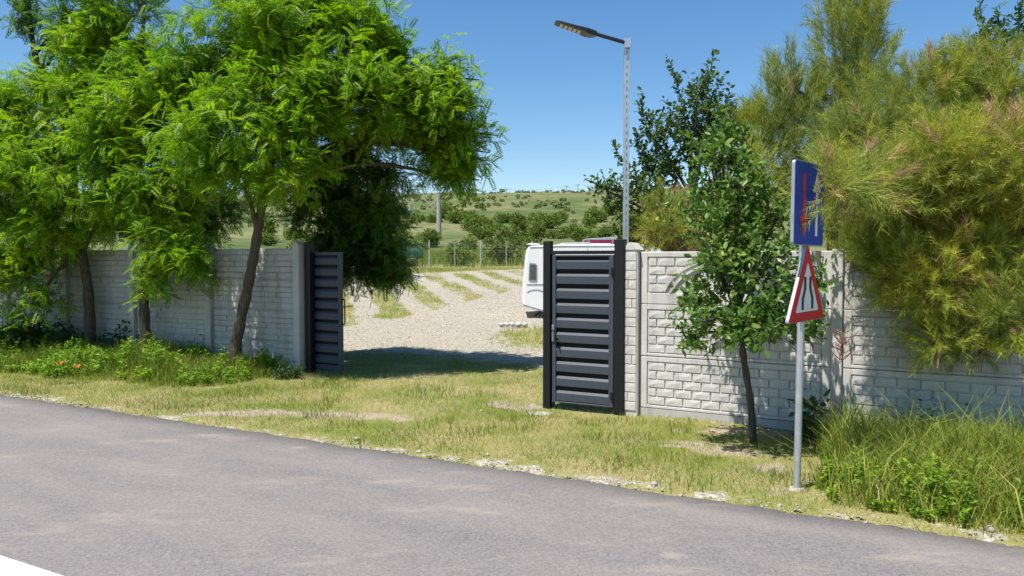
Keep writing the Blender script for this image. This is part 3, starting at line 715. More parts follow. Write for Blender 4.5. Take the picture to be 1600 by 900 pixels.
def locust(name, label, trunk, rads, Y, lobes_px, dens=1., mat='locust', size=.215, group='locust trees along the wall', behind=None):
    lobes = [px_lobe(*l) for l in lobes_px]; tp = [P(x, y, Y) for x, y in trunk]; b = tp[0].copy(); b[2] = h1(b[0], b[1]); tp[0][2] = b[2] - .15
    root = tree_root(name, b, label, 'tree', group); limbs(root, b, tp, rads, lobes, M['bark'])
    pos_, dir_, tv, tf = [], [], [], []
    for c, r in lobes:
        vol = r[0] * r[1] * r[2]; area = (r[0] * r[1] * r[2]) ** (2 / 3); n = int(max(16, 185 * area * dens))
        sub, _ = in_lobe(c, np.array(r) * .80, 11, .45); p, d = in_lobe((0, 0, 0), np.array(r) * .40, n, .2); which = rng.integers(11, size=n); p = p + sub[which]; d = unit((p - np.asarray(c)) / np.array(r) + d * .5)
        dr = unit(d * np.array([1, 1, .55]) + rng.normal(size=(n, 3)) * .45 + np.array([0, 0, -.22]))
        v, f = twig_tubes(p - dr * .35 + np.array([0, 0, .02]), p + dr * .28, .006); bb = sum(len(q) for q in tv); tv.append(v); tf.append(f + bb)
        K = 11
        for j in range(K):                           # alternate leaves along the twig
            u = -.30 + .64 * j / (K - 1); q = p + dr * u
            az = rng.uniform(0, 2 * math.pi, n); fr = frames(dr); side = fr[:, :, 1] * np.cos(az)[:, None] + fr[:, :, 2] * np.sin(az)[:, None] * .8
            fd = unit(dr * .55 + side * .9 + np.array([0, 0, .10]) + rng.normal(size=(n, 3)) * .15)
            pos_.append(q); dir_.append(fd)
    pos_ = np.concatenate(pos_); dir_ = np.concatenate(dir_)
    fr = frames(dir_, rng.normal(size=dir_.shape) * .35)
    V, F = stamp(FR_V, FR_F, pos_, fr, size * rng.uniform(.65, 1.15, len(pos_)))
    world_part('crown', V, F, M[mat], root, b); world_part('twigs', np.concatenate(tv), np.concatenate(tf), M['bark'], root, b)
    return root
YA = 11.95
locust('locust_tree', 'largest locust tree, slanting trunk nearest the gate, crown spreading over the opening',
       [(361, 580), (372, 520), (389, 440), (399, 385), (410, 315), (420, 230), (432, 130), (440, 20)], [.105, .088, .080, .074, .07, .06, .045, .03], YA,
       [(335, 85, 105, 75, 12.2), (455, 55, 110, 75, 11.6), (560, 55, 72, 48, 11.9), (525, 135, 95, 62, 11.4), (632, 165, 70, 48, 11.8), (690, 165, 45, 55, 12.0), (716, 232, 34, 52, 12.3), (680, 235, 40, 48, 12.5), (700, 275, 28, 25, 12.4),
        (425, 165, 110, 75, 11.0), (345, 205, 85, 70, 11.2), (445, 262, 62, 52, 11.0), (365, 275, 60, 45, 11.6), (400, -60, 120, 50, 12.2), (600, 110, 45, 40, 12.6), (600, 60, 46, 40, 11.9), (590, 160, 55, 40, 11.6), (650, 130, 52, 36, 11.9), (700, 120, 26, 30, 12.0), (660, 190, 50, 36, 11.7), (725, 205, 28, 32, 12.1), (715, 245, 36, 48, 12.2), (400, 110, 90, 60, 12.6), (300, 150, 70, 55, 12.4), (490, 190, 70, 45, 12.2), (570, 205, 50, 26, 12.2), (630, 200, 40, 26, 12.4), (690, 200, 45, 36, 11.9), (655, 160, 50, 36, 12.1), (710, 160, 30, 30, 12.2), (620, 90, 34, 34, 12.2), (480, 10, 80, 50, 12.0)])
locust('locust_tree', 'low dark locust drooping behind the sliding gate and over the gate opening',
       [(505, 575), (512, 480), (520, 400), (530, 330), (535, 260)], [.09, .075, .065, .055, .03], 13.9,
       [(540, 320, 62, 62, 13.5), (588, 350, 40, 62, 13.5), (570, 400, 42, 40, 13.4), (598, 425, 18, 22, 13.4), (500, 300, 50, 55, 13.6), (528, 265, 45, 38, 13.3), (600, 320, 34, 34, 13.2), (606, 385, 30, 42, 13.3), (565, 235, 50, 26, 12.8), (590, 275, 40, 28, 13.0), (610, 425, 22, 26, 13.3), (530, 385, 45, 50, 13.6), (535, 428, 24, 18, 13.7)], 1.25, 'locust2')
locust('locust_tree', 'dark low locust behind the grey wall, filling the gaps between the trunks',
       [(250, 540), (252, 450), (248, 380), (240, 320)], [.07, .06, .05, .03], 15.6,
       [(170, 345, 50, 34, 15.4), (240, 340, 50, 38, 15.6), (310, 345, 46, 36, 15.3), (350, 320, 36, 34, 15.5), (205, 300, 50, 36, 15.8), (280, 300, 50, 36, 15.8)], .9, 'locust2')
locust('locust_tree', 'upright locust tree with the middle trunk, low leafy branch hanging before the wall',
       [(232, 560), (226, 500), (224, 440), (226, 390), (214, 320), (205, 240), (215, 130), (225, 30)], [.10, .085, .08, .072, .062, .055, .045, .03], 13.1,
       [(250, 150, 95, 75, 12.8), (285, 250, 75, 62, 12.4), (258, 372, 52, 42, 12.5), (290, 395, 36, 40, 12.3), (235, 420, 28, 30, 12.6), (180, 205, 75, 65, 12.8), (215, 60, 85, 60, 13.3), (190, -40, 90, 45, 13.4), (205, 300, 50, 45, 13.0), (295, 325, 50, 45, 12.9), (120, 130, 60, 50, 13.4), (150, 70, 60, 50, 13.6), (300, 150, 60, 50, 12.9), (235, 215, 60, 50, 13.3)], .95)
locust('locust_tree', 'leftmost locust tree with a crooked dark trunk against the grey wall',
       [(140, 550), (139, 470), (131, 410), (117, 350), (112, 290), (105, 210)], [.105, .09, .08, .07, .055, .03], 13.9,
       [(100, 205, 82, 60, 13.6), (55, 265, 72, 60, 13.3), (120, 290, 66, 52, 13.2), (35, 335, 66, 52, 13.6), (45, 425, 42, 50, 13.7), (85, 360, 50, 40, 13.5), (20, 180, 60, 60, 14.0), (165, 330, 40, 40, 13.6), (60, 470, 28, 22, 13.6), (150, 240, 55, 45, 13.8), (70, 140, 55, 40, 14.0), (20, 240, 50, 50, 13.8)], .95)
locust('locust_tree', 'locust tree at the left picture edge with foliage reaching down to the weeds',
       [(-75, 560), (-70, 450), (-60, 330), (-45, 200), (-40, 120)], [.12, .10, .085, .07, .03], 14.6,
       [(-25, 140, 62, 60, 14.2), (-20, 255, 62, 80, 14.0), (-20, 370, 55, 70, 13.8), (-80, 200, 70, 90, 14.6), (-5, 430, 35, 40, 13.8)], .9)
locust('acacia_tree', 'tall thin tree with loose top rising behind the locusts at upper left',
       [(80, 480), (76, 300), (66, 140), (50, 60), (42, -40)], [.11, .10, .075, .06, .03], 18.5,
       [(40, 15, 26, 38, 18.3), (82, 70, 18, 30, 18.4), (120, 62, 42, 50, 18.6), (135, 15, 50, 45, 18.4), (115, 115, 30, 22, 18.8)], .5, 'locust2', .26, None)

def leafy(name, label, trunk, rads, Y, lobes_px, mat, bark, size=.085, dens=1., up=.25, cat='tree', twl=.28, group=None, shoots=(), per=11):
    lobes = [px_lobe(*l) for l in lobes_px]; tp = [P(x, y, Y) for x, y in trunk]; b = tp[0].copy(); b[2] = h1(b[0], b[1]); tp[0][2] = b[2] - .1
    root = tree_root(name, b, label, cat, group); limbs(root, b, tp, rads, lobes, M[bark], .022)
    pos_, dir_, tv, tf = [], [], [], []; cnt = 0
    def sprig(p, dr, L, K):
        nonlocal cnt
        n = len(p); v, f = twig_tubes(p - dr * L[:, None] * .6, p + dr * L[:, None] * .5, .005); tv.append(v); tf.append(f + cnt); cnt += len(v)
        for j in range(K):
            u = (-.5 + 1.02 * j / (K - 1)); q = p + dr * (L * u)[:, None]; az = rng.uniform(0, 2 * math.pi, n); fr = frames(dr)
            side = fr[:, :, 1] * np.cos(az)[:, None] + fr[:, :, 2] * np.sin(az)[:, None]
            pos_.append(q); dir_.append(unit(dr * .55 + side + np.array([0, 0, .05]) + rng.normal(size=(n, 3)) * .25))
    for c, r in lobes:
        area = (r[0] * r[1] * r[2]) ** (2 / 3); n = int(max(10, 400 * area * dens)); p, d = in_lobe(c, r, n, .3)
        sprig(p, unit(d * .7 + rng.normal(size=(n, 3)) * .5 + np.array([0, 0, up])), rng.uniform(.6, 1.3, n) * twl, per)
    for pts in shoots:                               # long upright shoots with leaves along them
        q = spline([P(*a) for a in pts], 8); v, f = tube(q, np.linspace(.012, .004, len(q)), 4); f = [t[:3] for t in f] + [(t[0], t[2], t[3]) for t in f]
        tv.append(np.array(v)); tf.append(np.array(f) + cnt); cnt += len(v); k = len(q)
        pp = q[np.linspace(k * .15, k - 1, 12).astype(int)]; dd = unit(np.gradient(q, axis=0))[np.linspace(k * .15, k - 1, 12).astype(int)]
        sprig(pp, unit(dd + rng.normal(size=pp.shape) * .25), np.full(12, .12), 5)
        m = 8; pp = q[np.linspace(k * .1, k * .85, m).astype(int)]; sprig(pp + rng.normal(size=pp.shape) * .05, unit(rng.normal(size=pp.shape) + np.array([0, 0, .8])), np.full(m, .16), 6)
    pos_ = np.concatenate(pos_); dir_ = np.concatenate(dir_); fr = frames(dir_, rng.normal(size=dir_.shape) * .8)
    V, F = stamp(LEAF_V, LEAF_F, pos_, fr, size * rng.uniform(.6, 1.2, len(pos_)))
    world_part('crown', V, F, M[mat], root, b); world_part('twigs', np.concatenate(tv), np.concatenate(tf), M[bark], root, b)
    return root
leafy('young_fruit_tree', 'young broad-leaved tree on thin trunk before the whitish brick-pattern wall',
      [(1178, 690), (1173, 630), (1162, 560), (1158, 500), (1148, 420), (1130, 340), (1112, 260)], [.042, .036, .033, .03, .028, .022, .012], 7.75,
      [(1108, 238, 42, 34, 7.9), (1150, 290, 62, 42, 7.8), (1108, 300, 46, 34, 8.0), (1210, 350, 58, 48, 7.6), (1135, 370, 60, 46, 7.5), (1190, 420, 66, 48, 7.4), (1128, 440, 56, 40, 7.6), (1100, 490, 36, 26, 7.5), (1245, 440, 36, 48, 7.7), (1180, 490, 56, 32, 7.3), (1240, 515, 40, 32, 7.6), (1078, 535, 12, 22, 7.5), (1075, 470, 22, 22, 7.6), (1130, 200, 30, 30, 8.0), (1260, 350, 30, 40, 7.9), (1160, 235, 30, 30, 8.0), (1150, 505, 50, 28, 7.0), (1215, 470, 50, 36, 7.0), (1110, 400, 44, 34, 7.2), (1265, 490, 24, 40, 7.4), (1170, 520, 60, 22, 6.9), (1110, 500, 40, 22, 6.9), (1230, 500, 45, 24, 6.9), (1090, 330, 40, 34, 7.7), (1155, 345, 40, 34, 7.6), (1130, 250, 40, 34, 7.8), (1180, 300, 40, 34, 7.7)], 'apple', 'bark2', .088, .66)  # low front leaf clumps are added to cast more shadow on the ground
leafy('plum_tree', 'dark plum tree with tall upright shoots behind the wall, right of the lamp post',
      [(1075, 640), (1072, 500), (1078, 390), (1085, 300), (1090, 230)], [.07, .06, .055, .045, .02], 10.6,
      [(1000, 335, 36, 40, 10.5), (962, 305, 26, 24, 10.4), (1035, 260, 30, 34, 10.7), (1080, 220, 42, 40, 10.8), (1120, 215, 34, 40, 10.6), (1050, 330, 46, 40, 10.9), (1110, 170, 28, 32, 10.7), (985, 375, 20, 22, 10.6), (940, 290, 16, 10, 10.5), (1010, 285, 30, 36, 10.6), (1060, 190, 26, 34, 10.6), (1095, 140, 22, 30, 10.7), (1145, 190, 26, 34, 10.8), (1020, 215, 18, 30, 10.6), (1030, 365, 40, 24, 10.4)], 'plum', 'bark2', .085, .70, .6,
      shoots=[[(1085, 260, 10.7), (1070, 190, 10.6), (1058, 130, 10.5), (1045, 93, 10.5)], [(1085, 260, 10.7), (1098, 180, 10.7), (1108, 120, 10.7), (1116, 80, 10.8)], [(1060, 280, 10.6), (1020, 220, 10.5), (1005, 180, 10.5), (1003, 148, 10.5)],
              [(1060, 290, 10.6), (1040, 230, 10.6), (1030, 200, 10.6)], [(1090, 240, 10.8), (1125, 190, 10.9), (1140, 140, 10.9)], [(1080, 250, 10.7), (1085, 180, 10.4), (1080, 130, 10.4)], [(1060, 330, 10.6), (1010, 300, 10.5), (975, 255, 10.4), (958, 226, 10.4)],
              [(1090, 240, 10.7), (1110, 170, 10.5), (1128, 120, 10.5)], [(1040, 300, 10.6), (1000, 240, 10.7), (995, 205, 10.7)], [(1100, 250, 10.7), (1145, 210, 10.7), (1160, 175, 10.7)]])
leafy('plum_tree', 'dark plum shoots topping the tamarisk at the upper right corner',
      [(1590, 640), (1585, 400), (1580, 200), (1575, 120)], [.07, .06, .05, .02], 10.4,
      [(1570, 70, 24, 24, 10.2), (1600, 50, 30, 26, 10.3), (1535, 62, 14, 20, 10.1)], 'plum', 'bark2', .085, .6, .6,
      shoots=[[(1560, 120, 10.2), (1540, 60, 10.1), (1530, 0, 10.1)], [(1570, 120, 10.2), (1562, 50, 10.2), (1558, 15, 10.2)], [(1590, 110, 10.3), (1592, 40, 10.3), (1595, 5, 10.3)]])

# tamarisk: feathery sprays of fine strands
def plume_template(n=20, seed=1):
    r = np.random.default_rng(seed); V = []; F = []
    def strand(a, d, L, W):
        d = unit(d); s_ = unit(np.cross(d, r.normal(size=3))); b = len(V); V.extend([a + s_ * W, a - s_ * W, a + d * L]); F.append((b, b + 1, b + 2))
    strand(np.zeros(3), np.array([1, 0, 0.]), 1.15, .008)
    for i in range(n):
        u = .12 + .85 * i / n; q = r.uniform(0, 2 * math.pi); strand(np.array([u, 0, 0]), np.array([1.0, .75 * math.cos(q), .75 * math.sin(q)]), .46 * (1.15 - .5 * u) * r.uniform(.6, 1.3), .0105)
    return np.array(V), np.array(F)
PL = [plume_template(38, s_) for s_ in (1, 2, 3)]
def tamarisk(name, label, trunk, Y, lobes_px, hue, dens=1., size=.26, brown=.2, up=.1):
    lobes = [px_lobe(*l[:5]) for l in lobes_px]; tp = [P(x, y, Y) for x, y in trunk]; b = tp[0].copy(); b[2] = h1(b[0], b[1]); tp[0][2] = b[2] - .1
    root = tree_root(name, b, label); limbs(root, b, tp, [.09, .07, .05, .025], [q for q in lobes if q[0][1] > 7.], M['bark3'], .025)
    Vs, Fs, Ts = [], [], []; tv, tf = [], []; cnt = 0; c2 = 0
    for li, (c, r) in enumerate(lobes):
        area = (r[0] * r[1] * r[2]) ** (2 / 3); n = int(1900 * area * dens); p, d = in_lobe(c, r, n, .25)
        bd = unit(rng.normal(size=(max(3, n // 60), 3)) + np.array([0, 0, .6])); br = bd[rng.integers(len(bd), size=n)]      # sprays gather along a few branch directions
        dr = unit(d * .5 + br * .55 + rng.normal(size=(n, 3)) * .3 + np.array([0, 0, up]))
        v, f = twig_tubes(p - dr * .3, p + dr * .1, .004); k = max(1, n // 3); tv.append(v[:k * 4]); tf.append(f[:k * 3] + c2); c2 += k * 4
        f1 = fbm(p[:, 0] * 1.6 + 40, p[:, 2] * 1.6 + p[:, 1], 71); f2 = fbm(p[:, 0] * 3 + 9, p[:, 2] * 3 - p[:, 1] * 2, 77)
        h_ = hue + (f1 - .5) * .55 + rng.normal(size=n) * .06; h_ = np.clip(h_, 0, .72); bm_ = (f2 + rng.normal(size=n) * .05) > (1 - brown * .9); h_ = np.where(bm_, rng.uniform(.78, 1, n), h_)
        for ti in range(3):
            m = np.arange(n) % 3 == ti; V, F = stamp(PL[ti][0], PL[ti][1], p[m], frames(dr[m], rng.normal(size=(m.sum(), 3))), size * rng.uniform(.6, 1.3, m.sum()))
            Vs.append(V); Fs.append(F + cnt); cnt += len(V); Ts.append(np.repeat(h_[m], len(PL[ti][0])))
    world_part('crown', np.concatenate(Vs), np.concatenate(Fs), M['tam'], root, b, np.concatenate(Ts)); world_part('twigs', np.concatenate(tv), np.concatenate(tf), M['bark3'], root, b)
tamarisk('tamarisk_tree', 'big yellow-green feathery tamarisk spilling over the wall at right', [(1500, 640), (1490, 450), (1480, 300), (1470, 180)], 8.9,
         [(1450, 165, 92, 70, 9.0), (1375, 240, 80, 70, 8.7), (1490, 270, 110, 85, 8.3), (1410, 330, 85, 65, 8.2), (1560, 170, 80, 85, 8.5), (1565, 340, 80, 80, 7.9), (1490, 400, 80, 55, 7.7), (1450, 455, 50, 45, 7.5), (1560, 450, 55, 60, 7.4), (1400, 420, 55, 40, 7.8), (1340, 330, 50, 60, 8.6), (1520, 520, 40, 45, 7.3), (1640, 260, 80, 120, 8.2), (1620, 400, 60, 80, 7.6), (1345, 400, 35, 35, 8.2), (1470, 530, 30, 30, 7.3), (1400, 300, 55, 50, 7.6), (1480, 250, 70, 55, 7.5), (1575, 255, 60, 70, 7.2), (1330, 230, 45, 55, 9.0), (1520, 110, 50, 35, 8.8), (1590, 500, 40, 45, 7.0), (1292, 290, 10, 30, 5.75), (1322, 300, 26, 40, 6.3), (1308, 285, 16, 30, 6.0), (1350, 290, 34, 45, 7.2)], .43, 1.0, .27, .27, .05)
tamarisk('tamarisk_tree', 'tall grey-green tamarisk with wispy top between fruit tree and big tamarisk', [(1300, 640), (1300, 400), (1310, 220), (1320, 100)], 10.6,
         [(1318, 75, 44, 52, 10.6), (1335, 20, 34, 34, 10.6), (1220, 185, 42, 46, 10.4), (1260, 235, 50, 50, 10.3), (1205, 260, 42, 40, 10.2), (1300, 160, 44, 44, 10.7), (1275, 310, 50, 40, 10.2), (1300, 10, 22, 30, 10.8), (1215, 130, 22, 30, 10.5), (1180, 215, 30, 40, 10.4), (1250, 160, 34, 44, 10.6), (1350, 100, 34, 40, 10.4), (1360, 40, 24, 34, 10.4), (1340, 150, 40, 40, 10.2)], .38, .34, .36, .12, .9)
tamarisk('tamarisk_bush', 'rusty brown and green feathery bush leaning over the wall beside the pillar', [(1075, 640), (1070, 480), (1070, 400), (1072, 350)], 10.0,
         [(1035, 335, 36, 40, 9.9), (1070, 365, 44, 26, 9.7), (1160, 270, 40, 40, 9.9), (1120, 330, 46, 40, 9.8), (1020, 365, 26, 20, 9.7), (1180, 320, 40, 40, 9.8)], .45, .8, .2, .48, .1)

# ------------------------------------------------------------------ shrubs beyond the lot
def shrub_mesh(name, mat, seed, lobes, leaf=.16, n=900, squash=1.):
    r = np.random.default_rng(seed); pos_, dr = [], []
    for c, rad in lobes:
        d = unit(r.normal(size=(n // len(lobes), 3))); u = .45 + .55 * r.random(len(d)) ** .6; pos_.append(np.array(c) + d * u[:, None] * np.array(rad)); dr.append(unit(d + r.normal(size=d.shape) * .7))
    pos_ = np.concatenate(pos_); dr = np.concatenate(dr); pos_[:, 2] = np.maximum(pos_[:, 2], .02)
    V, F = stamp(LEAF_V[:6] * np.array([1, 1.4, 1]), np.array([(0, 5, 4), (0, 4, 3), (0, 3, 2), (0, 2, 1)]), pos_, frames(dr, r.normal(size=dr.shape)), leaf * r.uniform(.6, 1.3, len(pos_)))
    me = npmesh(name, V, F); me.materials.append(mat); return me
def shrub_stem(name):
    m_ = MB()
    for k in range(5): a = k * 1.3; m_.tube([(0, 0, -.1), (.12 * math.cos(a), .12 * math.sin(a), .25), (.4 * math.cos(a), .4 * math.sin(a), .7)], [.03, .022, .008], 5, False)
    me = m_.mesh(name); me.materials.append(M['bark2']); return me
def rl(seed, n, spread, hgt):
    r = np.random.default_rng(seed); return [((r.uniform(-spread, spread), r.uniform(-spread, spread), r.uniform(.3, hgt)), (r.uniform(.3, .55), r.uniform(.3, .55), r.uniform(.28, .5))) for _ in range(n)]
SH = [shrub_mesh('foliage', M['shrub'], 1, rl(1, 7, .55, .85)), shrub_mesh('foliage', M['shrub'], 2, rl(2, 9, .7, .7)), shrub_mesh('foliage', M['shrub_pale'], 3, rl(3, 7, .6, .7)), shrub_mesh('foliage', M['shrub'], 4, rl(4, 6, .35, 1.2)), shrub_mesh('foliage', M['scrub'], 5, rl(5, 8, .6, .8))]
STEM = shrub_stem('stem')
def shrub(x, y, size, v, label, group=None):
    o = empty('shrub', (x, y, h1(x, y) - .03)); tag(o, label, 'shrub', group); o.scale = (size * rng.uniform(.85, 1.15), size, size * rng.uniform(.85, 1.15)); o.rotation_euler = (0, 0, rng.uniform(0, 6.28))
    a = bpy.data.objects.new('foliage', SH[v]); col.objects.link(a); a.parent = o
    b = bpy.data.objects.new('stem', STEM); col.objects.link(b); b.parent = o
for px, Y, s_, v, lab in ((783, 55, 1.75, 4, 'rounded dark green shrub just behind the far wire fence'), (717, 54, 1.35, 0, 'slimmer green shrub left of the rounded one behind the wire fence'), (831, 66, 1.2, 3, 'narrow dark shrub standing alone near the caravan roof'), (640, 52.5, .8, 2, 'low yellowish bush beside the green shade net')):
    p = P(px, 406, Y); shrub(p[0], Y, s_, v, lab)
for i in range(95):
    Y = 62 + 66 * rng.random() ** .8; px = rng.uniform(400, 1180); p = P(px, 406, Y)
    shrub(p[0], Y, rng.uniform(.55, 1.6) * (1 + (Y - 60) / 140), int(rng.choice([0, 0, 1, 1, 2, 3, 4])), 'one of the many green shrubs crowding the slope behind the wire fence', 'shrubs on the slope behind the fence')
for i in range(26):                                  # denser green belt at the hill foot
    Y = rng.uniform(105, 180); px = 560 + 430 * (i + rng.uniform(.1, .9)) / 26; p = P(px, 406, Y)
    shrub(p[0], Y, rng.uniform(1.3, 3.2), int(rng.choice([0, 1, 1, 2])), 'one of the tall shrubs in the green belt at the foot of the hill', 'tall shrubs at the hill foot')
for i in range(14):
    Y = rng.uniform(20, 40); px = 30 + 440 * (i + rng.uniform(.1, .9)) / 14; p = P(px, 406, Y)
    shrub(p[0], Y, rng.uniform(1.0, 1.6), int(rng.choice([0, 1, 2, 2])), 'one of the yellowish bushes glimpsed over the grey wall between the trunks', 'bushes behind the grey wall')
n = 1100; Y = 135 + 230 * rng.random(n) ** 1.0; X = Y * rng.uniform(-.36, .34, n); keep = fbm(X / 25, Y / 14, 90) > .47; X, Y = X[keep], Y[keep]
Vs, Fs = [], []; b = 0; base = [np.array([v.co[:] for v in SH[4].vertices]).reshape(-1, 6, 3)]
small = base[0][rng.permutation(len(base[0]))[:36]]; sv = small.reshape(-1, 3); cen = small.mean(1, keepdims=True); sv = (cen + (small - cen) * 3.2).reshape(-1, 3); sf = (np.array([(0, 5, 4), (0, 4, 3), (0, 3, 2), (0, 2, 1)])[None] + (np.arange(36) * 6)[:, None, None]).reshape(-1, 3)
V, F = stamp(sv, sf, np.stack([X, Y, H(X, Y)], -1), frames(np.stack([np.cos(X * 7), np.sin(X * 7), X * 0], -1)), rng.uniform(.3, 1.1, len(X)) * (1 + .6 * (rng.random(len(X)) > .9)))
tag(link('hill_scrub', npmesh('hill_scrub', V, F), M['scrub']), 'scattered low scrub dotting the dry hillside', 'scrub', kind='stuff')

# ------------------------------------------------------------------ grass, weeds, stones
def blades(x, y, h, wd, tint, lean=.35, z=None, bend=True, name='grass', mat='grass', label='', cat='grass', curl=.5):
    n = len(x); z = H(x, y) if z is None else z; a = rng.uniform(0, 2 * math.pi, n); L = lean * rng.uniform(.2, 1.4, n) * h
    dx, dy = np.cos(a), np.sin(a); q = rng.uniform(0, 2 * math.pi, n); sx_, sy_ = np.cos(q) * wd / 2, np.sin(q) * wd / 2
    b0 = np.stack([x - sx_, y - sy_, z - .01], -1); b1 = np.stack([x + sx_, y + sy_, z - .01], -1)
    m0 = np.stack([x + dx * L * .3 - sx_ * .8, y + dy * L * .3 - sy_ * .8, z + h * .6], -1); m1 = np.stack([x + dx * L * .3 + sx_ * .8, y + dy * L * .3 + sy_ * .8, z + h * .6], -1)
    tp = np.stack([x + dx * L, y + dy * L, z + h * (1 - curl * .3 * rng.random(n))], -1)
    if bend:
        V = np.stack([b0, b1, m1, m0, tp], 1).reshape(-1, 3); o_ = (np.arange(n) * 5)[:, None, None]
        F = (np.array([(0, 1, 2), (0, 2, 3), (3, 2, 4)])[None] + o_).reshape(-1, 3); k = 5
    else:
        V = np.stack([b0, b1, tp], 1).reshape(-1, 3); F = (np.array([(0, 1, 2)])[None] + (np.arange(n) * 3)[:, None, None]).reshape(-1, 3); k = 3
    return tag(link(name, npmesh(name, V, F, np.repeat(tint, k)), M[mat]), label, cat, kind='stuff')
def scatter(n, s0, s1, t0, t1):
    s_ = rng.uniform(s0, s1, n); t_ = rng.uniform(t0, t1, n); q = WP + s_[:, None] * WU + t_[:, None] * WM; return q[:, 0], q[:, 1], s_, t_
x, y, s_, t_ = scatter(400000, -16, 7.5, ROAD_T - .02, 4.8)
d_ = .92 - .85 * np.clip(gravel_mask(x, y) * 1.25, 0, 1) - .8 * bare_mask(x, y) * (fbm(x * 3, y * 3, 91) > .38); d_ = d_ * (.35 + .9 * fbm(x * 1.1, y * 1.1, 93)); d_ = np.where(t_ > 0, d_ * ((s_ > -3.9) & (s_ < 2)) * .7, d_)
m = (rng.random(len(x)) < d_) & ((y > 3.2)); x, y, s_, t_ = x[m], y[m], s_[m], t_[m]
f = fbm(x * .8, y * .8, 95); f2 = fbm(x * 3.5, y * 3.5, 96)
tint = np.clip(.48 + (f - .5) * 1.15 + (f2 - .5) * .75 + rng.normal(size=len(x)) * .11 - .22 * sm(1.2, .2, np.abs(t_ - ROAD_T - .4)), 0, 1)
hh = (.024 + .075 * f2 * rng.random(len(x)) + .015 * rng.random(len(x))) * (1 + .9 * (rng.random(len(x)) > .97))
blades(x, y, hh, rng.uniform(.003, .0065, len(x)), tint, .9, bend=False, label='short mown half-dry grass of the verge and gateway', curl=.9)
x, y, s_, t_ = scatter(26000, -13, 6.5, ROAD_T + .02, 1.2); m = (fbm(x * 1.4, y * 1.4, 130) + .25 * rng.random(len(x))) > .58; x, y = x[m], y[m]
blades(x, y, rng.uniform(.008, .02, len(x)), rng.uniform(.003, .007, len(x)), np.clip(rng.normal(.86, .08, len(x)), 0, 1), 5., bend=False, label='dry straw clippings lying on the mown verge', name='straw')
# taller tufts at the road edge and along the walls
x, y, s_, t_ = scatter(30000, -14, 7, ROAD_T + .03, -.05); cl = fbm(x * 2.2, y * 2.2, 97); m = (cl > .585 + .07 * np.minimum(1, np.abs(t_ - ROAD_T - .35) / .8)) & (t_ > -99); x, y, s_, t_ = x[m], y[m], s_[m], t_[m]
blades(x, y, rng.uniform(.05, .14, len(x)), rng.uniform(.004, .008, len(x)), np.clip(rng.normal(.36, .14, len(x)), 0, 1), .7, label='scattered taller grass tufts on the verge', name='grass_tufts')
# lot grass
x = rng.uniform(-9, 4, 90000); y = rng.uniform(13.5, 49, 90000); s_, t_ = st(x, y); m = (rng.random(len(x)) < (1 - gravel_mask(x, y)) ** 2 * (.25 + fbm(x * .7, y * .7, 98))) & (t_ > 3); x, y = x[m], y[m]
blades(x, y, rng.uniform(.04, .11, len(x)) * (1 + y / 60), rng.uniform(.010, .018, len(x)), np.clip(.42 + (fbm(x * .5, y * .5, 99) - .5) * .6 + rng.normal(size=len(x)) * .1, 0, 1), .7, bend=False, label='thin grass strips growing between the gravel bays', name='lot_grass')
# tall yellow grass behind the far fence
x = rng.uniform(-26, 16, 34000); y = rng.uniform(50.3, 84, 34000); cl = fbm(x * .35, y * .35, 100); m = cl > .30
x, y, cl = x[m], y[m], cl[m]
blades(x, y, rng.uniform(.45, 1.25, len(x)) * (cl + .4), rng.uniform(.02, .05, len(x)), np.clip(.45 + (fbm(x * .2, y * .2, 101) - .5) * .9 + rng.normal(size=len(x)) * .12, 0, 1), .5, bend=False, label='tall yellowing grass behind the far wire fence', name='tall_grass')
# weeds along the left wall: grass and herbs
def weed_height_left(s_, t_): return sm(-3.55, -4.6, s_) * sm(-2.3, -1.2, t_ + np.clip((-s_ - 5) / 5, 0, 1) * .9) * (.25 + .75 * sm(-2.4, -.8, t_))
x, y, s_, t_ = scatter(60000, -17, -3.3, -3.3, -.06); wh = weed_height_left(s_, t_) * (.35 + fbm(x * 1.3, y * 1.3, 102)); m = wh > .12; x, y, s_, t_, wh = (q[m] for q in (x, y, s_, t_, wh))
m = rng.random(len(x)) < .95; x, y, s_, t_, wh = (q[m] for q in (x, y, s_, t_, wh))
blades(x, y, wh * rng.uniform(.18, .52, len(x)), rng.uniform(.005, .011, len(x)), np.clip(.28 + (fbm(x, y, 103) - .5) * .6 + rng.normal(size=len(x)) * .1 + .15 * sm(-1.5, -3, t_), 0, 1), .55, label='uncut green grass below the locust trunks', name='wall_grass')
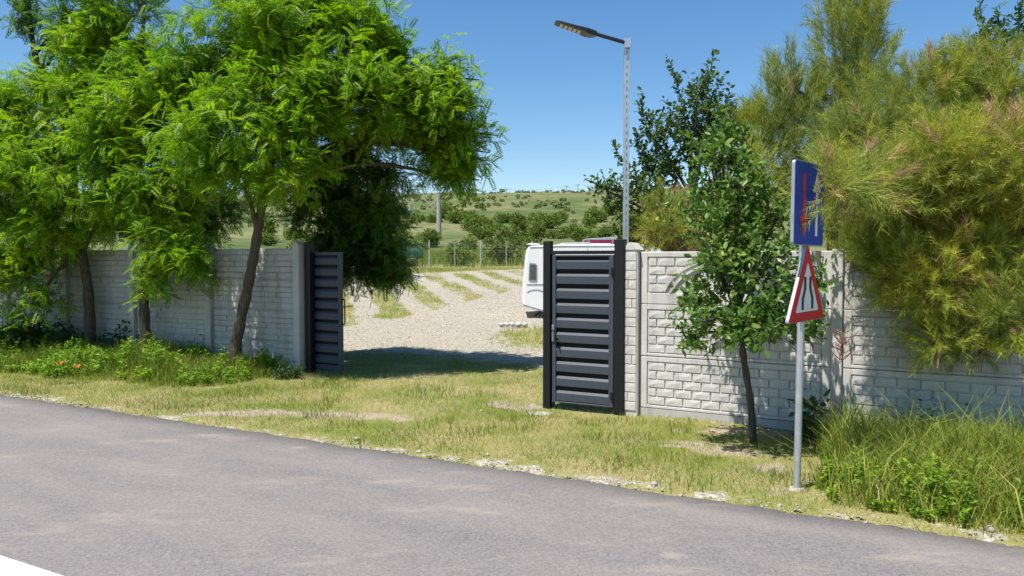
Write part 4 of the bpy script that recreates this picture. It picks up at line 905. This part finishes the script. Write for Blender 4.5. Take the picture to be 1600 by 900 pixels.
def herbs(name, label, pts, mat, hmin, hmax, leafs, per=26):
    pts = np.asarray(pts); n = len(pts); hh = rng.uniform(hmin, hmax, n) * pts[:, 3]; pos_, dir_ = [], []
    a = pts[:, :3].copy(); top = a + np.stack([rng.normal(size=n) * .12 * hh, rng.normal(size=n) * .12 * hh, hh], -1); tv, tf = twig_tubes(a, top, .004)
    for j in range(per):
        u = (j + rng.random(n)) / per; q = a + (top - a) * u[:, None]; az = rng.uniform(0, 6.28, n); el = rng.uniform(-.1, .7, n)
        pos_.append(q); dir_.append(np.stack([np.cos(az) * np.cos(el), np.sin(az) * np.cos(el), np.sin(el)], -1))
    pos_ = np.concatenate(pos_); dir_ = np.concatenate(dir_); V, F = stamp(LEAF_V[:6] * np.array([1, .8, 1]), np.array([(0, 5, 4), (0, 4, 3), (0, 3, 2), (0, 2, 1)]), pos_, frames(dir_, rng.normal(size=dir_.shape) * .4), leafs * rng.uniform(.5, 1.2, len(pos_)))
    F2 = tf + len(V); return tag(link(name, npmesh(name, np.concatenate([V, tv]), np.concatenate([F, F2])), M[mat]), label, 'weeds', kind='stuff')
x, y, s_, t_ = scatter(2500, -15, -3.5, -3.0, -.08); wh = weed_height_left(s_, t_) * (.35 + fbm(x * 1.3 + 5, y * 1.3, 104)); m = (wh > .2) & (fbm(x * 2, y * 2, 105) > .5); x, y, wh = x[m], y[m], wh[m]
herbs('wall_weeds', 'leafy green weeds growing among the grass under the locusts', np.stack([x, y, H(x, y), np.clip(wh, .3, 1)], -1), 'weed', .22, .55, .075)
# dense weed patch beside the sign
def weed_height_right(s_, t_): return sm(3.05, 3.6, s_ + .28 * t_ + .25) * sm(-3.78, -3.2, t_) * sm(-.05, -.9, t_)
c0 = P(1275, 767, 5.85); ws, wt = st(c0[0], c0[1])
def patch_r(x, y): s_, t_ = st(x, y); e = (x - (1275 - 800) / FPX * y); return sm(.0, .25, e + (fbm(x * 3, y * 3, 110) - .5) * .25) * sm(ROAD_T + .08, ROAD_T + .5, t_ + (fbm(x * 2, y * 2, 112) - .5) * .3) * sm(-.03, -.4, t_)
x, y, s_, t_ = scatter(52000, 1.5, 7.5, ROAD_T, -.05); wh = patch_r(x, y) * (.45 + .8 * fbm(x * 1.5, y * 1.5, 111)) * (.45 + .6 * sm(ROAD_T + .2, ROAD_T + 1.6, t_)); m = wh > .1; x, y, s_, t_, wh = (q[m] for q in (x, y, s_, t_, wh)); 
blades(x, y, wh * rng.uniform(.12, .62, len(x)), rng.uniform(.004, .009, len(x)), np.clip(.47 + (fbm(x * 1.2, y * 1.2, 113) - .5) * .5 + rng.normal(size=len(x)) * .12 + .25 * sm(-2.9, -3.6, t_), 0, 1), .7, label='rank green grass beside the sign pole', name='rank_grass')
m = rng.random(len(x)) < .05; blades(x[m], y[m], rng.uniform(.45, .95, m.sum()) * np.clip(wh[m], .5, 1), rng.uniform(.008, .015, m.sum()), np.clip(rng.normal(.40, .12, m.sum()), 0, 1), .8, label='long arching grass stems standing above the weeds at right', name='long_grass')
x, y, s_, t_ = scatter(4000, 1.5, 7.5, ROAD_T, -.1); wh = patch_r(x, y) * (.45 + .8 * fbm(x * 1.5, y * 1.5, 111)); m = (wh > .25) & (fbm(x * 2.2, y * 2.2, 114) > .42); x, y, wh = x[m], y[m], wh[m]
herbs('leafy_weeds', 'bright green leafy weeds filling the verge right of the sign', np.stack([x, y, H(x, y), np.clip(wh, .3, 1)], -1), 'weed', .12, .36, .055, 24)
# dark bushes at the foot of the walls
def bush(px, py, Y, n, hgt, spread, mat, label, leaf=.075, name='bush'):
    p = P(px, py, Y); b = np.array([p[0], Y, h1(p[0], Y)]); root = empty(name, b); tag(root, label, 'bush'); k = n
    a = np.zeros((k, 3)); d = unit(np.stack([rng.normal(size=k) * spread, rng.normal(size=k) * spread * .7, np.full(k, 1.)], -1)); top = d * (hgt * rng.uniform(.5, 1, k))[:, None]
    v, f = twig_tubes(a + rng.normal(size=a.shape) * np.array([.1, .08, 0]), top, .006); link('stem', npmesh('stem', v, f), M['bark2'], root)
    pos_, dir_ = [], []
    for j in range(22):
        u = .15 + .85 * rng.random(k); pos_.append(top * u[:, None] + rng.normal(size=(k, 3)) * .05); dir_.append(unit(rng.normal(size=(k, 3)) + d * .5))
    pos_ = np.concatenate(pos_); dir_ = np.concatenate(dir_); V, F = stamp(LEAF_V, LEAF_F, pos_, frames(dir_, rng.normal(size=dir_.shape) * .6), leaf * rng.uniform(.6, 1.3, len(pos_))); link('foliage', npmesh('foliage', V, F), M[mat], root)
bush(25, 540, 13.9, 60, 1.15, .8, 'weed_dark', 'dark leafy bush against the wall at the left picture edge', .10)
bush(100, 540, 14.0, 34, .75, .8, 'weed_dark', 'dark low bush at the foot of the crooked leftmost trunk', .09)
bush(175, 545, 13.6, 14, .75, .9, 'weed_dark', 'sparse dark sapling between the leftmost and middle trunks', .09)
bush(300, 575, 12.6, 40, .42, 1.1, 'weed', 'bright leafy bush between middle and slanting trunks', .085)
bush(405, 585, 12.0, 30, .40, 1.1, 'weed', 'leafy weed clump right of the slanting trunk', .085)
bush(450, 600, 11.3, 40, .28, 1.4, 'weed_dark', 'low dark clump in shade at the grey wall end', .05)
bush(90, 600, 11.6, 36, .32, 1.4, 'weed', 'low leafy clump with orange poppies near the road edge', .06)
bush(1450, 650, 7.35, 26, .55, .7, 'weed_dark', 'dark yellow-flowered weed bush against the wall right of the sign', .05)
bush(1268, 668, 7.7, 8, .55, .25, 'weed_dark', 'upright dark sapling right of the sign pole by the wall', .10)
def wispy(px0, py0, Y):
    p = P(px0, py0, Y); b = np.array([p[0], Y, h1(p[0], Y)]); root = empty('dry_stalk', b); tag(root, 'thin stalk with reddish dry seed head before the wall right of the sign', 'plant')
    top = P(1318, 520, Y) - b; MB().tube(spline([(0, 0, -.03), top * .5 + np.array([-.02, 0, 0]), top], 5), .0035, 5).build('stem', M['rust'], root)
    m_ = MB()
    for i in range(26):
        u = rng.uniform(.72, 1); a = top * u; L = rng.uniform(.06, .16); q = rng.uniform(0, 6.28); d = np.array([math.cos(q), .5 * math.sin(q), rng.uniform(.1, .8)]); m_.tube([a, a + d * L * .6, a + d * L + np.array([0, 0, .01])], [.0035, .005, .002], 4, False)
    m_.build('seed_head', M['rust'], root)
wispy(1297, 655, 7.25)
# poppies
for px, py, lab in ((94, 573, 'orange poppy in the grass, left one of two'), (121, 578, 'orange poppy in the grass, right one of two')):
    Y = 10.95; p = P(px, py - 4, Y); b = np.array([p[0], Y, h1(p[0], Y)]); o = empty('poppy', b); tag(o, lab, 'flower', 'poppies in the verge'); tz = p[2] - b[2]
    MB().tube([(0, 0, 0), (.01, 0, tz * .5), (0, 0, tz)], .003, 5).build('stem', M['grass'], o)
    for k in range(4):
        a = k * math.pi / 2; c, s2 = math.cos(a), math.sin(a); r_ = .045
        MB().add([(0, 0, tz), (c * r_ - s2 * .03, s2 * r_ + c * .03, tz + .02), (c * r_ * 1.25, s2 * r_ * 1.25, tz + .035), (c * r_ + s2 * .03, s2 * r_ - c * .03, tz + .02)], [(0, 1, 2, 3)]).build('petal', M['poppy'], o)
# stones
def stone_template(seed):
    bm = bmesh.new(); bmesh.ops.create_icosphere(bm, subdivisions=1, radius=.5) if seed >= 10 else bmesh.ops.create_cone(bm, cap_ends=True, cap_tris=True, segments=5, radius1=.5, radius2=.28, depth=.55); r = np.random.default_rng(seed)
    V = np.array([v.co[:] for v in bm.verts]) * r.uniform(.7, 1.15, (len(bm.verts), 1)) * np.array([1, .8, .6]); bmesh.ops.triangulate(bm, faces=bm.faces); bm.verts.index_update(); F = np.array([[v.index for v in f.verts] for f in bm.faces]); bm.free(); return V, F
STN = [stone_template(i) for i in range(4)]; STB = [stone_template(i + 10) for i in range(4)]
def stones(name, x, y, size, label):
    Vs, Fs = [], []; c = 0; n = len(x)
    for k in range(4):
        m = np.arange(n) % 4 == k; a = rng.uniform(0, 6.28, m.sum()); V, F = stamp(STN[k][0], STN[k][1], np.stack([x[m], y[m], H(x[m], y[m]) + size[m] * .12], -1), frames(np.stack([np.cos(a), np.sin(a), rng.normal(size=m.sum()) * .2], -1)), size[m]); Vs.append(V); Fs.append(F + c); c += len(V)
    tag(link(name, npmesh(name, np.concatenate(Vs), np.concatenate(Fs)), M['stone']), label, 'gravel', kind='stuff')
x, y, s_, t_ = scatter(5200, -14, 6, ROAD_T - .02, ROAD_T + .38); m = (rng.random(len(x)) < np.exp(-((t_ - ROAD_T - .04) / .12) ** 2) * (.25 + 1.4 * np.clip(fbm(s_ * .7, s_ * 0 + 3, 120) - .35, 0, 1))) ; stones('edge_gravel', x[m], y[m], rng.uniform(.012, .038, m.sum()) * (1 + .6 * (rng.random(m.sum()) > .93)), 'pale crushed stones along the asphalt edge')
x = rng.uniform(-7.5, 3.5, 15000); y = 12.6 + 20 * rng.random(15000) ** 1.6; m = rng.random(len(x)) < gravel_mask(x, y) * .9; stones('lot_gravel', x[m], y[m], rng.uniform(.015, .04, m.sum()) * (1 + (y[m] - 12) / 34), 'pale gravel strewn over the camping lot')
def stone_thing(px, py, size, label, k, group=None, Y=None):
    Y = Y or CAMZ * FPX / (py - 406); p = P(px, py, Y); V, F = STB[k % 4]
    me = npmesh('stone', V * size, F); o = link('stone', me, M['conc_white'] if group else M['stone']); o.location = (p[0], Y, h1(p[0], Y) + size * (.3 if group else .15)); o.rotation_euler = (0, 0, k); tag(o, label, 'stone', group)
for i, (px, py, s_, lab) in enumerate(((558, 687, .085, 'grey stone lying at the asphalt edge, leftmost of the larger ones'), (655, 708, .075, 'flat pale stone at the densest gravel of the asphalt edge'), (762, 716, .06, 'lone grey stone on the grass near the asphalt edge'), (752, 636, .06, 'whitish stone lying in the grass before the gate opening'), (1022, 762, .08, 'bluish grey stone at the asphalt edge right of the gate'), (1545, 838, .09, 'grey stone at the asphalt edge below the weed patch'))): stone_thing(px, py, s_, lab, i)
for i, px in enumerate((784, 792, 801, 811, 820)): stone_thing(px, 510 + (i % 2), .24, 'whitish stone in the row on the grass island before the caravan', i, 'stones on the grass island', 19.9)
p = P(838, 626, 9.4); sl = MB().prism([(-.16, -.10), (.18, -.12), (.22, .06), (-.1, .11)], 'z', -.05, .016).build('slab', M['conc_grey'], None, .01); sl.location = (p[0], p[1], h1(p[0], p[1])); tag(sl, 'pale concrete slab lying at the foot of the narrow gate post', 'slab')
